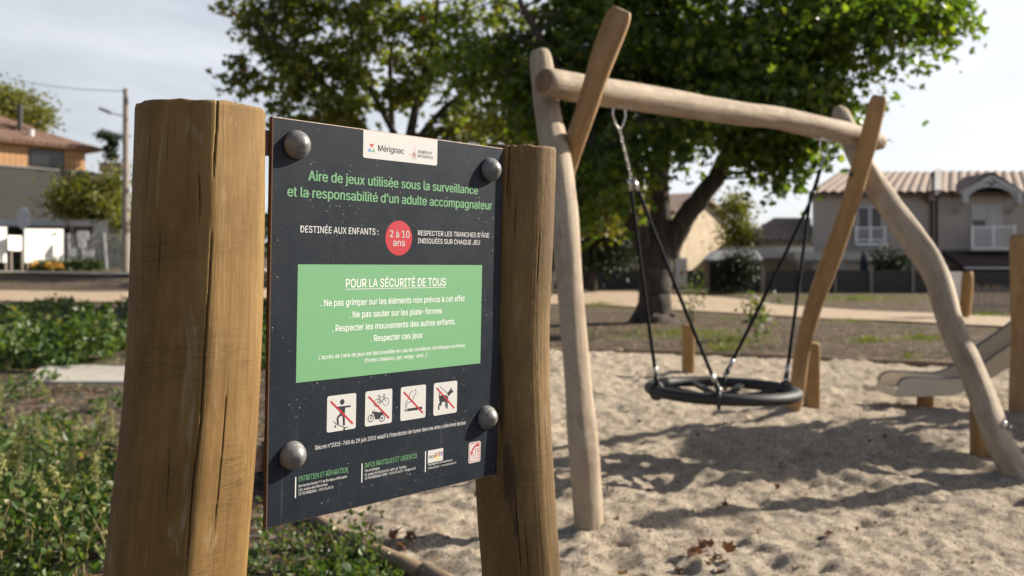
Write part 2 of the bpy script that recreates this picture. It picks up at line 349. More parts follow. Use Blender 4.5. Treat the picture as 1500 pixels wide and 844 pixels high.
def tag(o, label=None, cat=None, group=None, kind=None):
    for k, v in (('label', label), ('category', cat), ('group', group), ('kind', kind)):
        if v: o[k] = v
    return o
def thing(name, label, cat, loc=(0, 0, 0), group=None, rz=0):
    o = bpy.data.objects.new(name, None); COL.objects.link(o); o.location = loc; o.rotation_euler = (0, 0, rz)
    o.empty_display_size = .1
    return tag(o, label, cat, group)
class B:
    """collects simple shapes into one mesh"""
    def __init__(s): s.v = []; s.f = []; s.m = []
    def add(s, V, Fc, mi=0):
        o = len(s.v); s.v += [tuple(map(float, v)) for v in V]; s.f += [tuple(i + o for i in f) for f in Fc]; s.m += [mi] * len(Fc); return s
    def box(s, a, b, mi=0, T=None):
        (x0, y0, z0), (x1, y1, z1) = a, b
        V = [(x0, y0, z0), (x1, y0, z0), (x1, y1, z0), (x0, y1, z0), (x0, y0, z1), (x1, y0, z1), (x1, y1, z1), (x0, y1, z1)]
        if T is not None: V = [T @ Vector(v) for v in V]
        return s.add(V, [(0, 3, 2, 1), (4, 5, 6, 7), (0, 1, 5, 4), (1, 2, 6, 5), (2, 3, 7, 6), (3, 0, 4, 7)], mi)
    def bar(s, p, q, w, h=None, mi=0):
        h = h or w; p = Vector(p); q = Vector(q); d = (q - p); Ln = d.length; d.normalize()
        up = Vector((0, 0, 1)) if abs(d.z) < .95 else Vector((0, 1, 0))
        x = d.cross(up).normalized(); y = x.cross(d)
        V = []
        for e in (p, q):
            for sx, sy in ((-1, -1), (1, -1), (1, 1), (-1, 1)): V.append(e + x * (sx * w / 2) + y * (sy * h / 2))
        return s.add(V, [(0, 3, 2, 1), (4, 5, 6, 7), (0, 1, 5, 4), (1, 2, 6, 5), (2, 3, 7, 6), (3, 0, 4, 7)], mi)
    def tube(s, pts, rad, n=8, mi=0, cap=True):
        V, Q, _ = tube_np(pts, rad, n); o = len(V)
        s.add(V, [tuple(f) for f in Q], mi)
        if cap:
            base = len(s.v) - o
            s.f.append(tuple(base + i for i in range(n))[::-1]); s.m.append(mi)
            s.f.append(tuple(base + o - n + i for i in range(n))); s.m.append(mi)
        return s
    def lathe(s, prof, n=16, T=None, mi=0):
        V = []; Fc = []
        for r, z in prof:
            for i in range(n):
                a = 2 * math.pi * i / n; v = Vector((r * math.cos(a), r * math.sin(a), z)); V.append(T @ v if T is not None else v)
        for k in range(len(prof) - 1):
            for i in range(n): Fc.append((k * n + i, k * n + (i + 1) % n, (k + 1) * n + (i + 1) % n, (k + 1) * n + i))
        Fc.append(tuple(range(n))[::-1]); Fc.append(tuple((len(prof) - 1) * n + i for i in range(n)))
        return s.add(V, Fc, mi)
    def poly(s, pts, mi=0): return s.add(pts, [tuple(range(len(pts)))], mi)
    def prism(s, pts2, y0, y1, T=None, mi=0):
        n = len(pts2); V = [(x, y0, z) for x, z in pts2] + [(x, y1, z) for x, z in pts2]
        if T is not None: V = [T @ Vector(v) for v in V]
        return s.add(V, [tuple(range(n)), tuple(range(2 * n - 1, n - 1, -1))] + [(i, i + n, (i + 1) % n + n, (i + 1) % n) for i in range(n)], mi)
    def build(s, name, mats, parent=None, smooth=False, bevel=0):
        o = mesh_np(name, np.array(s.v) if s.v else np.zeros((0, 3)), list(s.f), mats, parent, smooth, s.m)
        if bevel:
            b = o.modifiers.new('b', 'BEVEL'); b.width = bevel; b.segments = 2; b.limit_method = 'ANGLE'
        return o
def frames(pts):
    pts = np.asarray(pts, float); T = np.gradient(pts, axis=0); T /= np.linalg.norm(T, axis=1)[:, None] + 1e-12
    ref = np.array([0, 1, 0]) if abs(T[0] @ np.array([0, 1, 0])) < .9 else np.array([1, 0, 0])
    X = np.zeros_like(T); x = np.cross(ref, T[0]); x /= np.linalg.norm(x)
    for i, t in enumerate(T):
        x = x - t * (x @ t); x /= np.linalg.norm(x); X[i] = x
    return T, X, np.cross(T, X)
def tube_np(pts, rad, n):
    pts = np.asarray(pts, float); T, X, Y = frames(pts); rad = np.broadcast_to(rad, (len(pts),))
    a = np.arange(n) * 2 * np.pi / n
    V = pts[:, None] + rad[:, None, None] * (np.cos(a)[None, :, None] * X[:, None] + np.sin(a)[None, :, None] * Y[:, None])
    m = len(pts); i = np.arange(m - 1)[:, None] * n; j = np.arange(n)[None]; j2 = (j + 1) % n
    Q = np.stack([i + j, i + j2, i + n + j2, i + n + j], -1).reshape(-1, 4)
    return V.reshape(-1, 3), Q, (a, T, X, Y)
def log_mesh(name, ctrl, mat, parent, n=40, step=.03, lump=.06, fine=.015, seed=1, flat=None, round_end=(1, 1), label=None):
    """irregular peeled log through ctrl points [(xyz, r)]"""
    c = np.array([list(p) + [r] for p, r in ctrl], float); s = np.array(smooth_poly(c, 12, False))
    d = np.r_[0, np.cumsum(np.linalg.norm(np.diff(s[:, :3], axis=0), axis=1))]
    m = max(8, int(d[-1] / step)); t = np.linspace(0, d[-1], m); s = np.stack([np.interp(t, d, s[:, k]) for k in range(4)], 1)
    pts = s[:, :3]; rad = s[:, 3].copy()
    V, Q, (a, T, X, Y) = tube_np(pts, rad, n)
    V = V.reshape(m, n, 3); C = pts[:, None]; D = V - C; u = D / (np.linalg.norm(D, axis=2)[..., None] + 1e-9)
    wob = 1 + lump * fbm(u[..., 0] * 1.1 + seed * 3.1, u[..., 1] * 1.1 + t[:, None] * 1.6, u[..., 2] * 1.1 + seed, 3, seed) + fine * fbm(u[..., 0] * 6, u[..., 1] * 6 + t[:, None] * 3, u[..., 2] * 6, 3, seed + 9)
    V = C + D * wob[..., None]
    if flat is not None:   # planed side
        nrm, cut = np.array(flat[0], float), flat[1]; nrm /= np.linalg.norm(nrm)
        off = ((V - C) @ nrm); lim = rad[:, None] * cut; V = V - np.clip(off - lim, 0, None)[..., None] * nrm
    for e, on in ((0, round_end[0]), (-1, round_end[1])):
        if on:
            idx = [0, 1] if e == 0 else [-1, -2]
            V[idx[0]] = pts[idx[0]] + (V[idx[0]] - pts[idx[0]]) * .86; V[idx[1]] = pts[idx[1]] + (V[idx[1]] - pts[idx[1]]) * .97
    g = np.stack([rad[:, None] * np.cos(a)[None] + seed, rad[:, None] * np.sin(a)[None] + 0 * t[:, None], t[:, None] + 0 * a[None]], -1)
    V = V.reshape(-1, 3); g = g.reshape(-1, 3)
    V = np.vstack([V, pts[0] , pts[-1]]); g = np.vstack([g, [[seed, 0, 0]], [[seed, 0, t[-1]]]])
    k0 = m * n; f = Q.tolist(); f = [tuple(x) for x in f]
    f += [(k0, (i + 1) % n, i) for i in range(n)] + [(k0 + 1, (m - 1) * n + i, (m - 1) * n + (i + 1) % n) for i in range(n)]
    mi = [0] * len(Q) + [1] * (2 * n)
    return mesh_np(name, V, f, [mat, M['end_grain']], parent, True, mi, {'grain': ('FLOAT_VECTOR', g)})
LEAF4 = np.array([[0, 0, 0], [.36, .42, .07], [0, 1, -.05], [-.36, .42, .07]]); LF4 = np.array([[0, 1, 2, 3]])
LEAF6 = np.array([[0, 0, 0], [.30, .25, .09], [.34, .62, .09], [0, 1, -.1], [-.34, .62, .09], [-.30, .25, .09]]); LF6 = np.array([[0, 1, 2, 3], [0, 3, 4, 5]])
LEAFM = np.array([[0, 0, 0], [.42, .1, .05], [.5, .55, .04], [.2, .5, .02], [0, 1, -.08], [-.2, .5, .02], [-.5, .55, .04], [-.42, .1, .05]]); LFM = np.array([[0, 1, 2, 3], [0, 3, 4, 5], [0, 5, 6, 7]])
def leaves_np(C, size, shape=LEAF4, faces=LF4, up=None, tilt=1.0, droop=0.0, rng=RNG):
    """leaf blades at centres C. up: base direction of blade normals; droop pulls tips down"""
    n = len(C); ax = rng.normal(size=(n, 3)); ax[:, 2] -= droop; ax /= np.linalg.norm(ax, axis=1)[:, None]      # blade direction
    nr = rng.normal(size=(n, 3)) * tilt
    if up is not None: nr += np.asarray(up)
    nr -= ax * (nr * ax).sum(1)[:, None]; nr /= np.linalg.norm(nr, axis=1)[:, None] + 1e-9
    sd = np.cross(ax, nr); s = np.broadcast_to(size, (n,)) if np.ndim(size) else np.full(n, size)
    V = C[:, None] + s[:, None, None] * (shape[None, :, 0, None] * sd[:, None] + shape[None, :, 1, None] * ax[:, None] + shape[None, :, 2, None] * nr[:, None])
    k = len(shape); Fc = (faces[None] + (np.arange(n) * k)[:, None, None]).reshape(-1, 4)
    return V.reshape(-1, 3), Fc, k

# ------------------------------------------------------------------ ground
def axis(segs):
    out = [segs[0][0]]
    for a, b, st in segs: out += list(np.linspace(a, b, max(2, int(round((b - a) / st)) + 1))[1:])
    return np.array(out)
gx = axis([(-600, -60, 45), (-60, -20, 1.6), (-20, -8, .35), (-8, 6, .12), (6, 20, .35), (20, 60, 1.6), (60, 600, 45)])
gy = axis([(-60, -4, 8), (-4, 1, .5), (1, 12, .08), (12, 30, .22), (30, 60, .8), (60, 120, 6), (120, 900, 60)])
X, Y = np.meshgrid(gx, gy); ins = in_poly(X, Y); ed = poly_dist(X, Y)
Z = base_z(X, Y) + dirt_z(X, Y) * np.clip((60 - Y) / 30, 0, 1)
Z = np.where(ins, np.minimum(Z, base_z(X, Y)) - .12 * np.clip(ed / .25, 0, 1), Z)
nx, ny = len(gx), len(gy); i = np.arange(ny - 1)[:, None] * nx; j = np.arange(nx - 1)[None]
Q = np.stack([i + j, i + j + 1, i + nx + j + 1, i + nx + j], -1).reshape(-1, 4)
tag(mesh_np('ground', np.stack([X, Y, Z], -1).reshape(-1, 3), Q, M['dirt']), kind='structure')
def GZ(x, y): return float(base_z(x, y) + dirt_z(np.array(x), np.array(y)))
# sand bed with real lumps
sx = np.arange(-2.2, 12.2, .03); ys = [1.2]
while ys[-1] < 15: ys.append(ys[-1] + max(.014, .0048 * ys[-1]))
sy = np.array(ys); X, Y = np.meshgrid(sx, sy); ins = in_poly(X, Y); ed = poly_dist(X, Y)
Z = base_z(X, Y) + sand_z(X, Y) + .012 - .03 * np.clip(1 - ed / .2, 0, 1)
for (fx, fy) in ((.385, 4.72), (3.18, 5.87), (2.49, 8.4)):
    dd = np.hypot(X - fx, Y - fy); Z += .03 * np.exp(-(dd / .16) ** 2)
nx, ny = len(sx), len(sy); i = np.arange(ny - 1)[:, None] * nx; j = np.arange(nx - 1)[None]
Q = np.stack([i + j, i + j + 1, i + nx + j + 1, i + nx + j], -1).reshape(-1, 4)
Q = Q[ins.ravel()[Q].any(1)]
use = np.unique(Q); rm = np.full(nx * ny, -1); rm[use] = np.arange(len(use)); V = np.stack([X, Y, Z], -1).reshape(-1, 3)[use]
tag(mesh_np('sand', V, rm[Q], M['sand']), kind='structure')
# path: strip draped on the terrain
def strip(name, left, right, mat, z, kind='structure', n=10):
    a = np.array(smooth_poly(left, n, False)); b = np.array(smooth_poly(right, n, False)); k = 7; V = []
    for p, q in zip(a, b):
        for t in np.linspace(0, 1, k):
            w = p * (1 - t) + q * t; w = w + .25 * fbm(w[0] * .8, w[1] * .8, 3, 3, 5) * np.array([0, 1]) * (abs(t - .5) > .4)
            V.append((w[0], w[1], float(base_z(w[0], w[1])) + z))
    m = len(a); Fc = [(r * k + c, r * k + c + 1, (r + 1) * k + c + 1, (r + 1) * k + c) for r in range(m - 1) for c in range(k - 1)]
    return tag(mesh_np(name, V, Fc, mat), kind=kind)
g2 = lambda px, py: ground(px, py)[:2]
strip('path', [g2(-250, 427), g2(0, 427), g2(190, 428), g2(500, 430), g2(830, 432), g2(1000, 438), g2(1200, 452), g2(1480, 466), g2(1800, 480)],
      [g2(-250, 443), g2(0, 443), g2(190, 443), g2(500, 444), g2(830, 447), g2(1000, 456), g2(1200, 467), g2(1480, 480), g2(1800, 497)], M['path'], .03)
strip('side_path', [g2(840, 428), g2(950, 429), g2(1060, 437), g2(1130, 446)], [g2(840, 434), g2(950, 440), g2(1060, 448), g2(1130, 450)], M['path'], .034)
strip('kerb', [g2(-400, 400), g2(0, 399.5), g2(250, 400), g2(600, 404)], [g2(-400, 402.5), g2(0, 402), g2(250, 403.5), g2(600, 407)], M['slab'], .07)
# concrete slab lying in the dirt
a, b_, c, d = ground(36, 566), ground(260, 566), ground(260, 541), ground(60, 541)
sb = B(); top = .055
Vb = [(*p[:2], p[2] - .1) for p in (a, b_, c, d)] + [(*p[:2], p[2] + top) for p in (a, b_, c, d)]
sb.add(Vb, [(0, 3, 2, 1), (4, 5, 6, 7), (0, 1, 5, 4), (1, 2, 6, 5), (2, 3, 7, 6), (3, 0, 4, 7)])
tag(sb.build('concrete_slab', M['slab'], bevel=.02), 'pale concrete slab lying between the low green plants and the bare dirt', 'slab')
# timber edging of the sand bed, one log after another
edge_pts = [SP[i] for i in range(8, 8 * 12)]
ed_root = thing('sand_edging', 'low line of half-buried timber logs edging the sand', 'edging', (0, 0, 0))
seg = []; run = 0; cur = [edge_pts[0]]
for p, q in zip(edge_pts[:-1], edge_pts[1:]):
    run += np.linalg.norm(q - p); cur.append(q)
    if run > 1.7: seg.append(cur); cur = [q]; run = 0
for k, sg in enumerate(seg):
    rr = .045 + .01 * random.random()
    pts = [((p[0], p[1], float(base_z(p[0], p[1])) + .015), rr) for p in (sg[0], sg[len(sg) // 2], sg[-1])]
    log_mesh('edging_log', pts, M['edging'], ed_root, 12, .12, .12, .03, 60 + k)

# ------------------------------------------------------------------ information sign
U = np.array([.67439, .73837, -.00246]); Nn = np.array([.73811, -.67424, -.02438]); Wv = np.array([.01966, -.01462, .99970])
PO = np.array([-.38784, 1.48216, EYE - .41593])
sign = thing('information_sign', 'dark playground notice panel with green text bolted between two round wooden posts', 'sign', (-.17, 1.7, 0))
SL = np.array(sign.location)
PT = Matrix([[U[0], -Nn[0], Wv[0], PO[0] - SL[0]], [U[1], -Nn[1], Wv[1], PO[1] - SL[1]], [U[2], -Nn[2], Wv[2], PO[2] - SL[2]], [0, 0, 0, 1]])   # local x=u, y=into the panel, z=up
PW, PH, PD = .5303, .650, .010
pb = B(); e = .0012
fr = [(e, 0, e), (PW - e, 0, e), (PW - e, 0, PH - e), (e, 0, PH - e)]; md = [(0, e, 0), (PW, e, 0), (PW, e, PH), (0, e, PH)]; bk = [(0, PD, 0), (PW, PD, 0), (PW, PD, PH), (0, PD, PH)]
pb.add(fr, [(0, 1, 2, 3)], 0)
pb.add(fr + md, [(0, 4, 5, 1), (1, 5, 6, 2), (2, 6, 7, 3), (3, 7, 4, 0)], 2)
pb.add(md + bk, [(0, 4, 5, 1), (1, 5, 6, 2), (2, 6, 7, 3), (3, 7, 4, 0)], 1); pb.add(bk, [(3, 2, 1, 0)], 1)
panel = pb.build('panel', [M['panel'], M['core'], M['bevel']], sign); panel.matrix_local = PT
def flat(name, shapes, mats, y=-.00015):
    """shapes: [(polygon [(x,z) in mm], material index, extra layer)] printed on the panel"""
    b = B()
    for pts, mi, ly in shapes: b.poly([(x / 1000, y - ly * .00005, z / 1000) for x, z in pts], mi)
    return b.build(name, mats, panel)
def rrect(x0, z0, x1, z1, r, which=(1, 1, 1, 1)):
    out = []
    for k, (cx, cz, a0) in enumerate(((x0 + r, z0 + r, 180), (x1 - r, z0 + r, 270), (x1 - r, z1 - r, 0), (x0 + r, z1 - r, 90))):
        if which[k]: out += [(cx + r * math.cos(R(a0 + t)), cz + r * math.sin(R(a0 + t))) for t in range(0, 91, 15)]
        else: out.append(((x0, x1, x1, x0)[k], (z0, z0, z1, z1)[k]))
    return out
def circ(cx, cz, r, n=28, rz=None): return [(cx + r * math.cos(2 * math.pi * i / n), cz + (rz or r) * math.sin(2 * math.pi * i / n)) for i in range(n)]
def linep(x0, z0, x1, z1, w):
    d = math.hypot(x1 - x0, z1 - z0); nx_, nz_ = -(z1 - z0) / d * w / 2, (x1 - x0) / d * w / 2
    return [(x0 + nx_, z0 + nz_), (x0 - nx_, z0 - nz_), (x1 - nx_, z1 - nz_), (x1 + nx_, z1 + nz_)]
def pline(pts, w): return [linep(*a, *b, w) for a, b in zip(pts[:-1], pts[1:])]
flat('green_box', [([(51, 226.5), (476.5, 226.5), (476.5, 418), (51, 418)], 0, 0)], [M['p_green']])
flat('logo_tab', [(rrect(179.5, 601.2, 352.2, 648.5, 3.5, (1, 1, 0, 0)), 0, 0)], [M['p_white']])
flat('age_disc', [(circ(263.2, 465.5, 31, 48), 0, 0)], [M['p_red']])
flat('underline', [([(146.5, 375.6), (380, 375.6), (380, 377), (146.5, 377)], 0, 1)], [M['p_white']])
for x, z0, z1 in ((53.4, 39.5, 73.4), (189, 41.7, 74.5), (336.8, 35.9, 74.5)):
    flat('divider_bar', [([(x - 1, z0), (x + 1, z0), (x + 1, z1), (x - 1, z1)], 0, 0)], [M['p_text']])
texts = [  # text, x0, x1, baseline z, cap height, weight, material
    ('Aire de jeux utilisée sous la surveillance', 68.4, 459.7, 554.5, 16.2, .055, 'p_ltgreen'),
    ('et la responsabilité d’un adulte accompagnateur', 28.9, 500.3, 526.7, 16.2, .055, 'p_ltgreen'),
    ('DESTINÉE AUX ENFANTS :', 54.6, 216, 469.8, 10.8, .010, 'p_text'),
    ('2 à 10', 242.2, 287.5, 466.5, 12.4, .030, 'p_white'), ('ans', 249.5, 277.3, 451.2, 12.4, .030, 'p_white'),
    ('RESPECTER LES TRANCHES D’ÂGE', 308, 494.3, 471.7, 8.9, .010, 'p_text'), ('INDIQUÉES SUR CHAQUE JEU', 308.2, 468.7, 457.3, 8.9, .010, 'p_text'),
    ('Mérignac', 212.3, 271.3, 615.5, 10.6, .030, 'p_black'), ('BORDEAUX', 305.1, 339.2, 620.3, 5.4, .004, 'p_black'), ('MÉTROPOLE', 305.3, 341.6, 612.4, 5.4, .004, 'p_black'),
    ('POUR LA SÉCURITÉ DE TOUS', 147.5, 379.5, 379.2, 14.3, .010, 'p_bright'),
    ('. Ne pas grimper sur les éléments non prévus à cet effet', 96.4, 430.4, 348.8, 11.0, .012, 'p_bright'),
    ('. Ne pas sauter sur les plate-formes', 156.1, 370.8, 327.4, 11.0, .012, 'p_bright'),
    ('. Respecter les mouvements des autres enfants.', 120.7, 406.4, 305.8, 11.0, .012, 'p_bright'),
    ('. Respecter ces jeux', 203.2, 323.3, 284.5, 11.0, .012, 'p_bright'),
    ('L’accès de l’aire de jeux est déconseillée en cas de conditions climatiques extrêmes', 94.3, 433.2, 261.1, 6.8, .010, 'p_bright'),
    ('(fortes chaleurs, gel, neige, vent...)', 191.4, 335.6, 249.3, 6.8, .010, 'p_bright'),
    ('Décret n°2015-768 du 29 juin 2015 relatif à l’interdiction de fumer dans les aires collectives de jeux', 90.9, 440, 112.2, 6.9, .010, 'p_text'),
    ('ENTRETIEN ET RÉPARATION', 59.2, 158.3, 64.8, 8.6, .004, 'p_ltgreen'), ('INFOS PRATIQUES ET URGENCES', 194.7, 315.6, 65.7, 8.6, .004, 'p_ltgreen'),
    ('Service territorial n° 5 de Bordeaux Métropole', 58.9, 156.3, 55.5, 4.4, .006, 'p_text'), ('165, avenue des Marronniers', 59, 116.5, 49, 4.4, .006, 'p_text'),
    ('33 700 MÉRIGNAC - 05 56 34 80 71', 59.1, 128.7, 42.3, 4.4, .006, 'p_text'),
    ('Ville de Mérignac', 194.9, 228.5, 58.6, 4.4, .006, 'p_text'), ('60, avenue du Maréchal-de-Lattre-de-Tassigny', 195, 290.2, 51.7, 4.4, .006, 'p_text'),
    ('33 705 MÉRIGNAC CEDEX - 05 56 55 66 00 - merignac.com', 195.2, 312.2, 45.2, 4.4, .006, 'p_text'),
    ('Aménagement et maintenance', 343.2, 405.2, 46.5, 4.0, .006, 'p_text'), ('d’aires de jeux - www.recreaction.fr', 343.4, 415.7, 40, 4.0, .006, 'p_text'),
    ('récré', 345.0, 361.5, 59.5, 6.5, .006, 'p_black'), ('A', 361.5, 365.4, 60.5, 8, .02, 'p_magenta'), ('C', 364.6, 368.4, 60.5, 8, .02, 'p_cyan'), ('T', 367.8, 371.2, 60.5, 8, .02, 'p_orange'), ('I', 371.2, 372.6, 60.5, 8, .02, 'p_magenta'), ('O', 372.6, 376.2, 60.5, 8, .02, 'p_cyan'), ('N', 376.2, 379.6, 60.5, 8, .02, 'p_magenta'),
    ('18', 465.8, 477.2, 52.5, 8.6, .012, 'p_red'), ('112', 460.4, 477.2, 41.4, 8.6, .012, 'p_red')]
tobs = []
try: FONT = bpy.data.fonts.load(bpy.utils.resource_path('LOCAL') + '/datafiles/fonts/Inter.woff2')
except Exception: FONT = None
for tx, *_r in [('H', 0, 0, 0, 0, 0, '')] + texts:
    cu = bpy.data.curves.new('t', 'FONT'); cu.body = tx
    if FONT: cu.font = FONT
    cu.size = 1; cu.fill_mode = 'FRONT'; cu.resolution_u = 3
    cu.resolution_u = 4; o = bpy.data.objects.new('t', cu); COL.objects.link(o); tobs.append(o)
bpy.context.view_layer.update(); dg = bpy.context.evaluated_depsgraph_get()
_m = bpy.data.meshes.new_from_object(tobs[0].evaluated_get(dg)); cap0 = max(v.co.y for v in _m.vertices); bpy.data.meshes.remove(_m)
for o, (tx, x0, x1, z, cap, wt, mt) in zip(tobs[1:], texts):
    me = bpy.data.meshes.new_from_object(o.evaluated_get(dg)); n_ = len(me.vertices); co = np.zeros(n_ * 3); me.vertices.foreach_get('co', co); co = co.reshape(-1, 3)
    xa, xb = co[:, 0].min(), co[:, 0].max()
    reps = [0] if wt < .008 else ([-.5, .5] if wt < .02 else [-1, -.33, .33, 1]); src = me; vs, fs = [], []
    polys = [tuple(p.vertices) for p in src.polygons]; sh_ = {0: 0}.get(wt, wt) * cap * .6
    for ri, rq in enumerate(reps):
        xx_ = (x0 + (co[:, 0] - xa) / (xb - xa) * (x1 - x0) + rq * sh_) / 1000
        vs.append(np.stack([xx_, np.full(n_, -.00034 - .00003 * ri), (z + co[:, 1] / cap0 * cap) / 1000], 1)); fs += [tuple(i + ri * n_ for i in p) for p in polys]
    mesh_np('text_line', np.vstack(vs), fs, M[mt], panel, False); bpy.data.meshes.remove(src); continue
    co2 = np.stack([(x0 + (co[:, 0] - xa) / (xb - xa) * (x1 - x0)) / 1000, np.full(n_, -.00042), (z + co[:, 1] / cap0 * cap) / 1000], 1)
    me.vertices.foreach_set('co', co2.astype(np.float32).ravel()); me.materials.clear(); me.materials.append(M[mt]); me.update()
    q = bpy.data.objects.new('text_line', me); link(q, panel)
for o in tobs:
    cu = o.data; bpy.data.objects.remove(o); bpy.data.curves.remove(cu)
# logos
flat('triangle_logo', [([(192.5, 626.2), (203.4, 626.2), (198, 619.2)], 0, 1), ([(189.3, 612.6), (198, 612.6), (193.6, 619.3)], 1, 1), ([(197.6, 612.6), (206.5, 612.6), (202, 619.3)], 2, 2)], [M['p_red'], M['p_blue'], M['p_ltgreen']])
br = []; cb = (295.9, 615.7)
for k in range(26):
    an = R(k * 360 / 26 + random.uniform(-6, 6)); ln = random.uniform(4, 9)
    br.append((linep(cb[0], cb[1], cb[0] + ln * math.cos(an), cb[1] + ln * math.sin(an), .55), k % 5, 1))
    br.append((circ(cb[0] + ln * math.cos(an), cb[1] + ln * math.sin(an), .65, 6), (k + 2) % 5, 2))
br.append((linep(*cb, 299.9, 633, .7), 3, 1)); br.append((linep(*cb, 280.5, 615.2, .7), 3, 1))
flat('burst_logo', br, [M['p_yellow'], M['p_orange'], M['p_cyan'], M['p_magenta'], M['p_black']])
star = [(365 + (9.5 if k % 2 == 0 else 3.2) * math.cos(R(100 + 36 * k)), 61.5 + (9.5 if k % 2 == 0 else 3.2) * math.sin(R(100 + 36 * k))) for k in range(10)]
flat('sticker_logo', [([(342.7, 51.2), (381.2, 51.2), (381.2, 74.4), (342.7, 74.4)], 0, 0), (star, 1, 1)], [M['p_white'], M['p_yellow']])
phs = [(rrect(449.2, 34, 482, 74.4, 4), 0, 0), (rrect(451.2, 36, 480, 72.4, 3.2), 1, 1), (rrect(452.5, 37.3, 478.7, 71.1, 2.6), 0, 2)]
phs += [(p, 1, 3) for p in pline([(457.2, 53.5), (458.5, 58), (463, 63), (469, 67), (473.5, 68.3)], 4.2)] + [(circ(457.6, 53.3, 3.3, 12), 1, 4), (circ(474.2, 66.8, 3.3, 12), 1, 4)] + [(p, 1, 3) for p in pline([(456, 50), (455, 45), (453.5, 42)], .8)]
flat('phone_sticker', phs, [M['p_white'], M['p_red']])
def picto(x0, fig):
    sh = [(rrect(x0, 137.5, x0 + 60.6, 198.3, 4), 0, 0)] + [([(x0 + a, 198.3 - b) for a, b in p], 1, 1 + (k % 3) * .5) for k, p in enumerate(fig)]
    sh.append((linep(x0 + 7, 198.3 - 9, x0 + 54, 198.3 - 52, 3.2), 2, 4))
    flat('pictogram', sh, [M['p_white'], M['p_black'], M['p_red']])
def cc(x, y, r, n=20): return circ(x, y, r, n)
def ring(x, y, r, w, n=22): return [[(x + (r + s * w / 2) * math.cos(a + t), y + (r + s * w / 2) * math.sin(a + t)) for s, t in ((-1, 0), (1, 0), (1, 2 * math.pi / n), (-1, 2 * math.pi / n))] for a in [2 * math.pi * k / n for k in range(n)]]
picto(113.2, [cc(31, 12.5, 4.8), *pline([(18, 21), (49, 21.5)], 3.2), [(25, 20), (38, 20), (36.5, 36), (27, 36)], *pline([(29, 33), (21.5, 38), (23, 49)], 4), *pline([(34, 33), (35, 44), (35.5, 53)], 4.4), *pline([(14, 43), (18, 48), (38, 57), (44, 56.5)], 1.4), cc(17.5, 52.5, 2), cc(36, 60 - 1, 2)])
picto(193.6, [*ring(26.5, 22, 6.8, 1), *ring(46, 22, 6.8, 1), *pline([(26.5, 22), (31, 12.5), (42, 12.5), (36, 22), (26.5, 22)], 1.1), *pline([(31, 12.5), (36, 22)], 1.1), *pline([(42, 9), (42.5, 13), (46, 22)], 1.1), *pline([(39.5, 8.5), (44, 8.5)], 1.1), *pline([(28, 9.5), (33, 9.5)], 1.3), *pline([(30, 9.5), (31.5, 13)], 1),
              *ring(12.5, 48, 5.8, 1.6), *ring(38, 50, 5.8, 1.6), cc(12.5, 48, 1.6), cc(38, 50, 2.2), *pline([(12.5, 48), (17.5, 36)], 1.6), *pline([(15, 37), (19, 35.5), (21.5, 33)], 1.2), [(17, 37), (24, 37), (30, 39), (40, 38.5), (44, 41), (36, 46), (33, 51), (23, 51), (20, 44)]])
picto(274.1, [*pline([(11, 38), (11, 30), (15, 25), (20, 22.5), (21, 14), (26, 9.5), (29, 9)], 1.2), *pline([(14.5, 38), (14.5, 33), (17, 29.5), (24, 28.5), (29, 27), (31, 19), (36, 15), (36.5, 10), (33, 7)], 1.2), [(16, 40), (52, 40), (52, 45), (16, 45)], [(10, 40), (12, 40), (12, 45), (10, 45)], [(13, 40), (14.6, 40), (14.6, 45), (13, 45)]])
picto(354.4, [[(14, 24), (32, 25), (38, 30), (37, 35), (34, 38), (24, 37), (18, 38), (14, 34)], *pline([(14.5, 28), (13.8, 18.5)], 2), *pline([(18, 36), (13, 44), (14, 51)], 3.6), *pline([(20, 36), (18, 44)], 3.4), *pline([(34.5, 36), (35, 51)], 3.4), *pline([(31, 36), (31, 48)], 2.6), [(34, 22), (41, 16.5), (45, 11), (46, 16), (51, 20), (48, 22.5), (44, 23), (41, 27), (37, 27)], *pline([(15, 7), (34, 21)], 1)])
# caps
for bx, bz in ((43.8, 609.6), (491.7, 604.7), (44.9, 110.0), (495.0, 118.8)):
    prof = [(.0232, .0), (.0237, .0015), (.0232, .0045), (.0218, .0085), (.0198, .0122), (.0190, .0128), (.0165, .0168), (.0125, .0208), (.0118, .0212), (.008, .0238), (.0055, .0248), (.0048, .0252), (.0012, .0262)]
    Tm = Matrix.Translation((bx / 1000, -.0004, bz / 1000)) @ Matrix.Rotation(R(90), 4, 'X')
    bb = B().lathe(prof, 40, Tm); bb.build('domed_cap', M['cap'], panel, True)
for bx, bz in ((0, 609), (PW, 605), (0, 110), (PW, 119)):
    s_ = -1 if bx == 0 else 1
    B().box((min(bx - s_ * .07, bx + s_ * .035), PD + .001, bz / 1000 - .02), (max(bx - s_ * .07, bx + s_ * .035), PD + .006, bz / 1000 + .02), 0).build('bracket', M['rusty'], panel)
